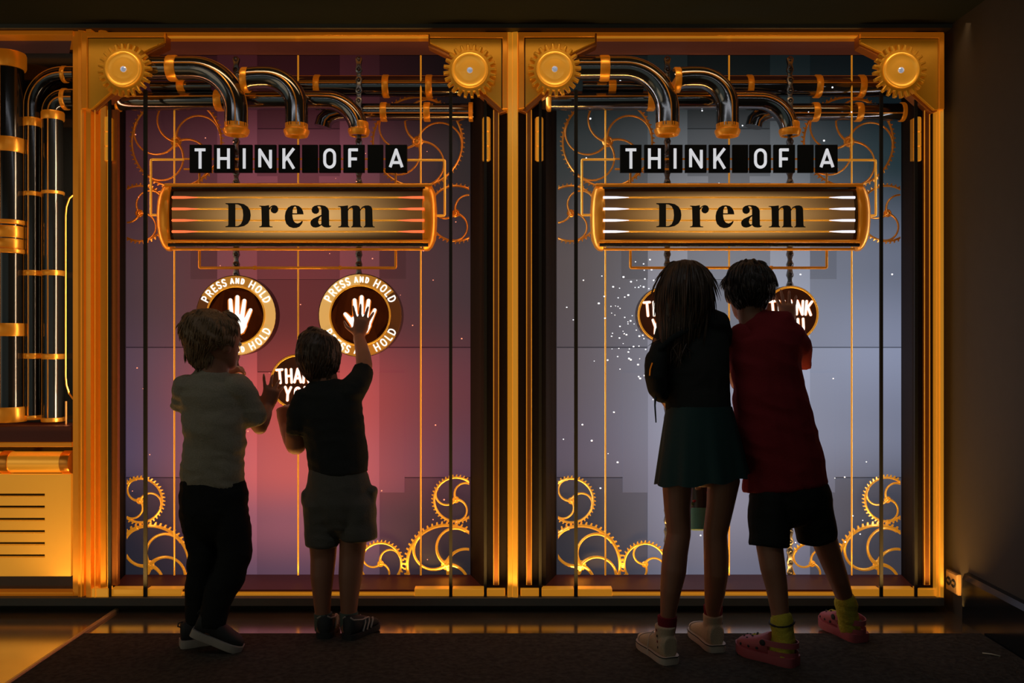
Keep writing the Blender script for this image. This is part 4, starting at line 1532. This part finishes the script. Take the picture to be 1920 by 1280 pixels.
organic('tee_shirt', mb, TEEK, p2, .006, 4, folds(.007, 8, 14, 5.0), label='black short-sleeved tee')
mb = MB()
loft(mb, secs([(632, 882, .295, 53, .076), (634, 910, .295, 60, .082), (635, 940, .295, 66, .086), (636, 965, .295, 62, .08)]))
loft(mb, secs([(604, 945, .297, 36, .075), (604, 985, .30, 33, .066), (605, 1010, .305, 31, .062), (604.5, 1022, .305, 30, .06)]), rnd1=False)
loft(mb, secs([(668, 945, .297, 37, .075), (671, 980, .30, 34, .066), (673, 1000, .305, 34, .062), (673, 1010, .305, 34, .06)]), rnd1=False)
loft(mb, secs([(574, 925, .297, 9, .03), (571, 942, .297, 6, .02)])); loft(mb, secs([(698, 920, .297, 9, .03), (700, 938, .297, 6, .02)]))
organic('shorts', mb, SHORTG, p2, .006, 3, folds(.006, 9, 13, 7.0), label='grey knee-length shorts')
hair = MB()
loft(hair, secs([(600, 622, .295, 20, .04), (597, 630, .30, 33, .06), (597, 645, .302, 40, .077), (597, 662, .302, 42, .08), (599, 680, .303, 39, .074), (602, 695, .305, 32, .055), (605, 706, .306, 25, .035)]), rk=.25)
hr = organic('hair', hair, HAIRD, p2, .005, 4, folds(.004, 30, 12, 9.0, 1.0), label='short brown hair')
tufts(p2, hr, T2, h2, 1100, .026, HAIRD, .8, 8, .12, jitter=.2)
for hx, ht, hd in ((G(607, 1201), 92, 0), (G(650, 1203), 62, 0)):
    L_ = .172
    sh = Shoe(Vector((hx.x, hx.y, .006)), ht)
    u_ = upper_mb(L_, .068, .016, [(0.02, .6, .062), (.08, .82, .068), (.2, .9, .066), (.35, .9, .06), (.5, .92, .05), (.65, .98, .04), (.8, .96, .03), (.92, .7, .022), (.98, .35, .016)])
    so = obj('shoe', sh.put(u_), SHOEK, p2, 60, label='dark trainer with pale side stripes')
    obj('sole', sh.put(sole_mb(L_, .070, 0, .020, .003)), SHOEK, so, 50)
    for sg in (-1, 1):
        for q in range(3):
            lb = MB(); x_ = L_ * (.30 + .13 * q)
            lb.tube([(x_, sg * .0335, .022), (x_ + .014, sg * .0325, .05), (x_ + .02, sg * .026, .066 - q * .006)], .0035, 6)
            obj('side_stripe', sh.put(lb), SOLEW, so, 60)
        lb = MB(); lb.tube([(.006, sg * .012, .080), (.010, sg * .024, .072), (.05, sg * .032, .064), (.09, sg * .028, .062)], .0028, 6)
        obj('collar_trim', sh.put(lb), SOLEW, so, 60)
    sk = MB()
    ank = P(606, 1165, .33) if ht > 80 else P(654, 1163, .33)
    sk.lathe((ank.x, ank.y, ank.z - .03), (0, 0, 1), [(.030, 0), (.0315, .02), (.033, .055), (.0325, .062), (.028, .062)], 18)
    obj('sock', sk, SOCKG, p2, 60)

# ================= girl with long hair, black top, teal skirt
p3 = person('long-haired girl in a black top, dark teal skirt and white high-tops', G(1290, 1240))
body = MB()
h3 = .205
T3 = head(body, P(1287, 594, .475), .190, 14, -4, 2)
loft(body, secs([(1300, 640, .52, 26), (1298, 610, .515, 25), (1294, 585, .51, 27)]))
top3 = [(1302, 600, .52, 38, .045), (1300, 618, .52, 60, .058), (1300, 640, .52, 66, .07), (1304, 690, .52, 62, .078), (1308, 730, .52, 60, .078), (1310, 765, .52, 61, .082), (1311, 785, .52, 62, .085)]
loft(body, secs(top3, -.011))
loft(body, secs([(1312, 770, .52, 60, .08), (1314, 820, .52, 66, .088), (1314, 870, .52, 62, .085)]))
legL3 = [(1278, 875, .52, 30, .055), (1270, 905, .535, 29, .062), (1270, 950, .54, 25, .054), (1273, 1000, .545, 22, .05), (1266, 1035, .555, 23.5, .052), (1263, 1070, .565, 23.5, .052), (1257, 1110, .572, 19, .042),
         (1253, 1148, .575, 15, .030), (1251, 1172, .575, 12.5, .024), (1250, 1195, .575, 12, .022)]
legR3 = [(1350, 875, .52, 30, .055), (1357, 900, .53, 30, .062), (1350, 950, .53, 25, .054), (1341, 1000, .525, 22, .05), (1343, 1040, .52, 23, .052), (1343, 1070, .515, 22.5, .052), (1340, 1110, .495, 19, .042),
         (1337, 1138, .472, 15, .030), (1337, 1160, .46, 12.5, .024), (1337, 1182, .457, 12, .022)]
loft(body, secs(legL3)); loft(body, secs(legR3))
loft(body, secs([(1346, 605, .51, 20), (1356, 640, .46, 18), (1352, 660, .40, 16), (1340, 640, .32, 14), (1330, 615, .24, 12), (1322, 600, .19, 10)]))
hand(body, P(1322, 600, .185), (-.1, .3, .9), (0, 1, 0), 1, .14, 10, (10, 12, 12, 12, 12), 45)
loft(body, secs([(1243, 640, .52, 19), (1238, 690, .49, 17), (1252, 745, .45, 16), (1280, 790, .39, 14), (1305, 830, .35, 12), (1310, 850, .335, 10)]))
hand(body, P(1311, 852, .335), (.08, .1, -1), (0, -1, 0), 1, .14, 4, (45, 55, 55, 55, 55), 25)
organic('body', body, SKIN, p3, .0042, 5)
eyes(T3, .190, p3)
mb = MB()
loft(mb, secs(top3), rnd1=False)
loft(mb, secs([(1252, 622, .52, 22, .045), (1240, 660, .505, 22, .045), (1238, 700, .485, 21, .042), (1252, 745, .452, 19, .04)]), rnd1=False)
loft(mb, secs([(1330, 605, .52, 32, .05), (1348, 605, .51, 22, .045), (1355, 635, .47, 20, .04), (1352, 655, .42, 19, .04)]), rnd1=False)
organic('top', mb, TEEK, p3, .006, 4, folds(.006, 8, 13, 11.0), label='black long-sleeved top')
mb = MB()
n = 72
rings = []
for i in range(12):
    k = i / 11
    y_ = 762 + (898 - 762) * k
    cx_ = 1311 + 5 * k
    w_ = 61 + 26 * k ** 0.9
    c = P(cx_, y_, .52)
    r = []
    for j in range(n):
        th = 2 * PI * j / n
        rip = 1 + (.045 * k) * math.sin(th * 9 + 1.0) + .02 * k * math.sin(th * 17)
        px_, py_ = math.cos(th) * w_ * S(.52) * rip, math.sin(th) * (.088 + .035 * k) * rip
        r.append(c + Vector((px_, py_, -.017 * k * math.cos(th) * -1 - .004 * k * math.sin(th * 9))))
    rings.append(r)
inner = [[(v - P(1314, 830, .52)) * .97 + P(1314, 830, .52) for v in r] for r in reversed(rings)]
mb.rings(rings + [[Vector((P(1316, 0, .52).x + (v.x - P(1316, 0, .52).x) * .96, -.52 + (v.y + .52) * .96, v.z + .004)) for v in r] for r in reversed(rings)])
obj('skirt', mb, SKIRT, p3, 60, label='dark teal flared skirt')
hair = MB()
loft(hair, secs([(1285, 497, .515, 26, .05), (1285, 508, .52, 38, .075), (1285, 528, .525, 46, .095), (1284, 550, .53, 49, .10), (1282, 575, .545, 48, .075), (1275, 597, .56, 42, .05), (1268, 614, .57, 34, .032), (1262, 628, .575, 26, .02)]), rk=.25)
loft(hair, secs([(1256, 560, .52, 22, .05), (1250, 590, .53, 18, .045), (1248, 612, .54, 14, .03), (1246, 628, .545, 9, .02)]))
hr = organic('hair', hair, HAIRD, p3, .005, 4, folds(.004, 40, 5, 13.0, .2), label='long straight brown hair')
tufts(p3, hr, T3, h3, 1100, .075, HAIRD, 2.2, 12, .12, jitter=.12)
for heel, toe, ank, flip in ((G(1258, 1249), G(1203, 1208), P(1251, 1176, .575), 1), (G(1345, 1226), G(1301, 1186), P(1337, 1162, .458), -1)):
    v = toe - heel
    ang = math.degrees(math.atan2(v.y, v.x))
    L_ = .212
    sh = Shoe(Vector((heel.x, heel.y, .006)) - v.normalized() * .005, ang)
    um = upper_mb(L_, .078, .018, [(0.03, .62, .07), (.1, .82, .075), (.22, .86, .072), (.38, .84, .066), (.5, .88, .055), (.65, .96, .044), (.8, .94, .034), (.92, .7, .026), (.97, .4, .018)])
    um2 = MB()
    rr = []
    for f, w, x_, zz in ((0, .036, .052, .045), (.3, .0335, .050, .072), (.6, .034, .047, .095), (1, .036, .045, .118), (1, .032, .045, .118)):
        rr.append([(x_ + w * 1.12 * math.cos(2 * PI * j / 18), w * .92 * math.sin(2 * PI * j / 18), zz) for j in range(18)])
    um2.rings(rr)
    um.add(um2.v, um2.f)
    so = organic('shoe', sh.put(um), CANVAS, p3, .0035, 4, label='cream canvas high-top shoe')
    obj('sole', sh.put(sole_mb(L_, .082, 0, .026, .003)), RUBBER, so, 50)
    st = MB()
    outl = [(f * L_, (w * .041 + .0035)) for f, w in SHAPE]
    outl = outl + [(x_, -y_) for x_, y_ in reversed(outl)]
    st.tube([(x_, y_, .024) for x_, y_ in outl], .0016, 6, closed=True)
    obj('black_stripe', sh.put(st), INK, so, 60)
    cap = upper_mb(L_, .081, .018, [(.80, .97, .036), (.86, .9, .034), (.93, .7, .029), (.985, .42, .02)])
    obj('toe_cap', sh.put(cap), RUBBER, so, 60)
    for q in range(5):
        lb = MB(); x_ = L_ * (.42 + .075 * q); z_ = .085 - .011 * q
        lb.tube([(x_, -.020, z_ - .010), (x_ + .004, 0, z_ + .001), (x_, .020, z_ - .010)], .002, 6)
        obj('lace', sh.put(lb), RUBBER, so, 60)
    lb = MB(); lb.tube([(.085, flip * .022, .09), (.09, flip * .037, .07), (.088, flip * .044, .035), (.08, flip * .048, .012)], .0018, 6)
    obj('lace_end', sh.put(lb), RUBBER, so, 60)
    for q in range(4):
        lb = MB(); zz = .05 + .018 * q
        lb.ball((.036 + .003 * q, flip * .0325, zz), .0035, 6, (1.0, .4, 1.6))
        obj('print_mark', sh.put(lb), SOCKR if q % 2 else INK, so, 60)
    sk = MB()
    sk.lathe((ank.x, ank.y, .095), (0, 0, 1), [(.026, 0), (.028, .012), (.0305, .025), (.0325, .045), (.0325, .058), (.029, .059)], 20)
    obj('sock', sk, SOCKR, p3, 60, label='dark red sock')

# her bag and bottle
bg = thing('shoulder_bag', 'small black bag worn on the back of the long-haired girl', 'bag', P(1232, 745, .56))
mb = MB()
loft(mb, secs([(1238, 655, .555, 16, .04), (1230, 675, .56, 21, .055), (1228, 705, .565, 20, .06), (1234, 730, .56, 18, .05), (1240, 740, .56, 14, .04)]))
organic('bag_body', mb, SHORTK, bg, .006, 3, folds(.004, 10, 12, 17.0))
mb = MB(); mb.tube([P(1236, 655, .60), P(1262, 632, .605), P(1300, 612, .60), P(1330, 596, .575), P(1342, 590, .54)], .009, 8, flat=.4)
obj('strap', mb, SHORTK, bg, 60)
mb = MB(); mb.tube([P(1229, 742, .585), P(1228, 760, .59), P(1229, 776, .59), P(1230, 792, .59)], [.0045, .003, .0028, .0022], 6)
obj('loose_strap', mb, mat('dark_blue_cord', (.03, .05, .06), .7), bg, 60)
mb = MB(); mb.tube([P(1223, 680, .615), P(1219, 692, .618), P(1218, 704, .62)], .0022, 6)
obj('zip_pull', mb, GOLD, bg, 60)
bt = thing('water_bottle', 'teal-footed drinking bottle hanging before the skirted girl', 'bottle', P(1313, 1000, .34))
ax = (P(1310, 880, .30) - P(1314, 978, .345)).normalized()
o_ = P(1314, 994, .345)
TEAL = mat('teal_silicone', (.12, .42, .36), .6)
mb = MB(); mb.lathe(o_, ax, [(.030, 0), (.040, .003), (.0425, .012), (.042, .075), (.039, .078)], 28)
obj('silicone_boot', mb, TEAL, bt, 40, label='teal silicone base')
mb = MB(); mb.lathe(o_, ax, [(.0385, .07), (.0385, .20), (.034, .222), (.024, .232), (.024, .25), (.014, .262)], 28)
bb = obj('bottle_body', mb, mat('dark_bottle_paint', (.03, .03, .03), .35), bt, 40)
rb = random.Random(4)
side_v = ax.cross(Vector((0, 1, 0))).normalized()
frontv = side_v.cross(ax).normalized()
if frontv.y > 0:
    frontv = -frontv
for q in range(9):
    a_ = rb.uniform(-1.1, 1.1); hh = rb.uniform(.085, .17)
    c = o_ + ax * hh + (frontv * math.cos(a_) + side_v * math.sin(a_)) * .0385
    mb = MB(); mb.ball(c, rb.uniform(.006, .011), 8, (1.2, .35, .8))
    obj('sticker', mb, [mat('sticker_red', (.35, .03, .03), .5), mat('sticker_cream', (.4, .3, .18), .5), mat('sticker_green', (.08, .15, .06), .5)][q % 3], bt, 180)

# ================= boy in red tee, black shorts, yellow socks, pink clogs
p4 = person('boy in a long dark red tee, yellow socks and pink clogs', G(1500, 1235))
body = MB()
h4 = .205
T4 = head(body, P(1408, 600, .445), .200, 4, -3, -3)
loft(body, secs([(1420, 640, .48, 27), (1412, 612, .475, 24), (1408, 588, .47, 25), (1407, 565, .465, 27)]))
tee4 = [(1420, 610, .48, 34, .042), (1430, 619, .48, 58, .055), (1436, 636, .48, 66, .07), (1434, 680, .48, 66, .082), (1440, 730, .48, 67, .086), (1452, 790, .48, 71, .09), (1464, 850, .48, 75, .092), (1472, 912, .48, 79, .094)]
loft(body, secs([(a, b_, c_, w - 8, (e_ or .07) - .015) for a, b_, c_, w, e_ in tee4[:5]]))
loft(body, secs([(1446, 780, .48, 54, .07), (1462, 850, .48, 58, .075), (1476, 920, .48, 60, .08), (1480, 945, .48, 56, .075)]))
legL4 = [(1442, 930, .50, 34, .07), (1441, 980, .515, 28, .056), (1443, 1025, .53, 24.5, .05), (1449, 1065, .545, 23, .05), (1456, 1100, .555, 20, .044), (1462, 1145, .57, 16.5, .036), (1466, 1185, .58, 16, .034), (1467, 1212, .585, 16, .034)]
legR4 = [(1520, 925, .46, 36, .07), (1532, 975, .44, 29, .056), (1545, 1010, .425, 24, .05), (1559, 1050, .405, 21, .048), (1572, 1085, .395, 18.5, .042), (1582, 1115, .37, 16, .036), (1588, 1145, .36, 15.5, .034), (1592, 1172, .355, 15.5, .034)]
loft(body, secs(legL4)); loft(body, secs(legR4))
loft(body, secs([(1492, 630, .47, 20), (1502, 650, .42, 19), (1503, 665, .36, 17), (1496, 652, .27, 15), (1486, 630, .17, 13), (1479, 612, .085, 11)]))
hand(body, P(1478, 610, .065), (-.03, .15, 1), (0, 1, -.1), 1, .165, 19, (5, 4, 4, 4, 4), 58)
loft(body, secs([(1380, 640, .47, 18), (1374, 690, .43, 16), (1385, 720, .36, 15), (1400, 700, .28, 13), (1410, 680, .21, 11)]))
hand(body, P(1411, 678, .20), (.2, .3, .9), (.2, .9, 0), -1, .135, 8, (15, 20, 20, 20, 20), 40)
organic('body', body, SKIN, p4, .0042, 5)
eyes(T4, .198, p4)
mb = MB()
loft(mb, secs(tee4), rnd1=False)
loft(mb, secs([(1478, 632, .475, 28, .055), (1494, 650, .45, 25, .05), (1503, 668, .41, 20, .045), (1506, 682, .385, 17, .04)]), rnd1=False)
loft(mb, secs([(1392, 632, .475, 24, .05), (1382, 665, .455, 20, .045), (1380, 690, .43, 18, .042)]), rnd1=False)
f4 = folds(.014, 5, 7, 21.0, 1.3)
organic('tee_shirt', mb, TEER, p4, .006, 3, f4, label='long loose dark red tee')
mb = MB()
loft(mb, secs([(1474, 890, .48, 68, .088), (1478, 925, .48, 72, .09), (1480, 945, .48, 66, .085)]))
loft(mb, secs([(1442, 930, .495, 37, .078), (1441, 975, .51, 37, .07), (1441, 1005, .52, 37, .066), (1441, 1023, .525, 37, .064)]), rnd1=False)
loft(mb, secs([(1518, 925, .465, 40, .078), (1525, 965, .45, 38, .07), (1530, 995, .435, 37, .064), (1532, 1010, .43, 37, .062)]), rnd1=False)
organic('shorts', mb, SHORTK, p4, .006, 3, folds(.006, 8, 12, 23.0), label='black knee-length shorts')
hair = MB()
loft(hair, secs([(1406, 494, .46, 24, .045), (1406, 504, .462, 37, .07), (1406, 522, .465, 45, .088), (1406, 542, .467, 45, .092), (1407, 554, .47, 38, .08), (1409, 565, .473, 31, .058), (1410, 575, .475, 24, .035)]), rk=.25)
hr = organic('hair', hair, HAIRK, p4, .005, 4, folds(.005, 32, 12, 25.0, 1.0), label='short dark hair')
tufts(p4, hr, T4, h4, 900, .038, HAIRK, .7, 15, .2, jitter=.22)
for heel, toe, ank, leg in ((G(1492, 1252), G(1398, 1226), (1467, .585), 'L'), (G(1615, 1207), G(1549, 1174), (1589, .36), 'R')):
    v = toe - heel
    ang = math.degrees(math.atan2(v.y, v.x))
    L_ = .215
    sh = Shoe(Vector((heel.x, heel.y, .006)) - v.normalized() * .004, ang)
    um = upper_mb(L_, .090, .020, [(.40, .86, .062), (.44, .92, .072), (.5, .95, .068), (.6, 1.0, .056), (.72, 1.02, .048), (.84, .95, .042), (.93, .74, .034), (.985, .42, .022)])
    so = obj('clog', sh.put(um), PINK, p4, 60, label='pink foam clog')
    obj('sole', sh.put(sole_mb(L_, .094, 0, .030, .003, toe_up=.012)), PINK, so, 50)
    hc = MB()
    hp = [(.10 * L_ - .02, 0)]
    rr = []
    for k in range(13):
        th = math.radians(75 + 210 * k / 12)
        rr.append((.065 + .068 * math.cos(th), .042 * math.sin(th)))
    hc.rings([[(x_ * .99, y_ * s_, z_) for s_, z_ in ((1.0, .024), (1.04, .045), (.97, .045), (.93, .024))] for x_, y_ in rr], closed_u=True)
    obj('heel_cup', sh.put(hc), PINK, so, 60)
    stp = MB()
    q = []
    for k in range(15):
        th = math.radians(80 + 200 * k / 14)
        q.append((.085 + .09 * math.cos(th), .047 * math.sin(th), .068 - .0 * k))
    stp.rings([[Vector(c) + Vector((0, 0, .009)), Vector((c[0] * 1.0 + .003 * (1 if c[0] > 0 else 1), c[1] * .93, c[2] + .009)), Vector((c[0] + .003, c[1] * .93, c[2] - .009)), Vector(c) + Vector((0, 0, -.009))] for c in q])
    obj('heel_strap', sh.put(stp), PINK, so, 60)
    for sg in (-1, 1):
        rv = MB(); rv.lathe((.098, sg * .045, .066), (0, sg, 0), [(.010, 0), (.010, .004), (.006, .006)], 14)
        obj('rivet', sh.put(rv), INK, so, 40)
    for q_, (f, l, z_) in enumerate([(.66, 0, .0735), (.70, .018, .071), (.70, -.018, .071), (.78, .0, .068), (.77, .026, .063), (.77, -.026, .063), (.86, .012, .062), (.86, -.012, .062)]):
        ho = MB(); ho.ball((f * L_, l, z_), .0042, 8, (1, 1, .5))
        obj('vent_hole', sh.put(ho), INK, so, 180)
    for q_, f in enumerate((.56, .70, .84)):
        for sg in (-1, 1):
            ho = MB(); ho.ball((f * L_, sg * .0445 * (1 if f < .8 else .94), .042), .005, 8, (1, .5, 1))
            obj('vent_hole', sh.put(ho), INK, so, 180)
    sk = MB()
    if leg == 'L':
        spec = [(1466, 1160, .577, 20, .045), (1466, 1172, .58, 21, .046), (1467, 1182, .582, 19, .043), (1469, 1195, .585, 20, .046), (1468, 1215, .588, 21, .05), (1466, 1228, .59, 21, .052)]
    else:
        spec = [(1585, 1126, .368, 19, .043), (1587, 1135, .366, 20, .044), (1588, 1146, .362, 18, .041), (1590, 1158, .358, 19, .042), (1592, 1172, .355, 19, .042), (1593, 1182, .352, 18, .04)]
    loft(sk, secs(spec))
    ft = Vector((math.cos(math.radians(ang)), math.sin(math.radians(ang)), 0))
    c0 = P(spec[-1][0], spec[-1][1], spec[-1][2])
    c0.z = .055
    loft(sk, [(c0 - ft * .01, .032, .026), (c0 + ft * .05 + Vector((0, 0, -.004)), .034, .024), (c0 + ft * .1 + Vector((0, 0, -.012)), .033, .018)], u=(0, 0, 1))
    os_ = organic('sock', sk, SOCKY, p4, .0045, 2, folds(.005, 14, 40, 27.0 + ank[0] * .01, .4), label='slouched yellow sock')
    if leg == 'L':
        bn = MB()
        bn.tube([P(1466, 1166, .578) + Vector((.0385 * math.cos(2 * PI * k / 20), .046 * math.sin(2 * PI * k / 20), .006 * math.cos(2 * PI * k / 20))) for k in range(20)], .004, 6, closed=True)
        obj('dark_band', bn, INK, os_, 60)
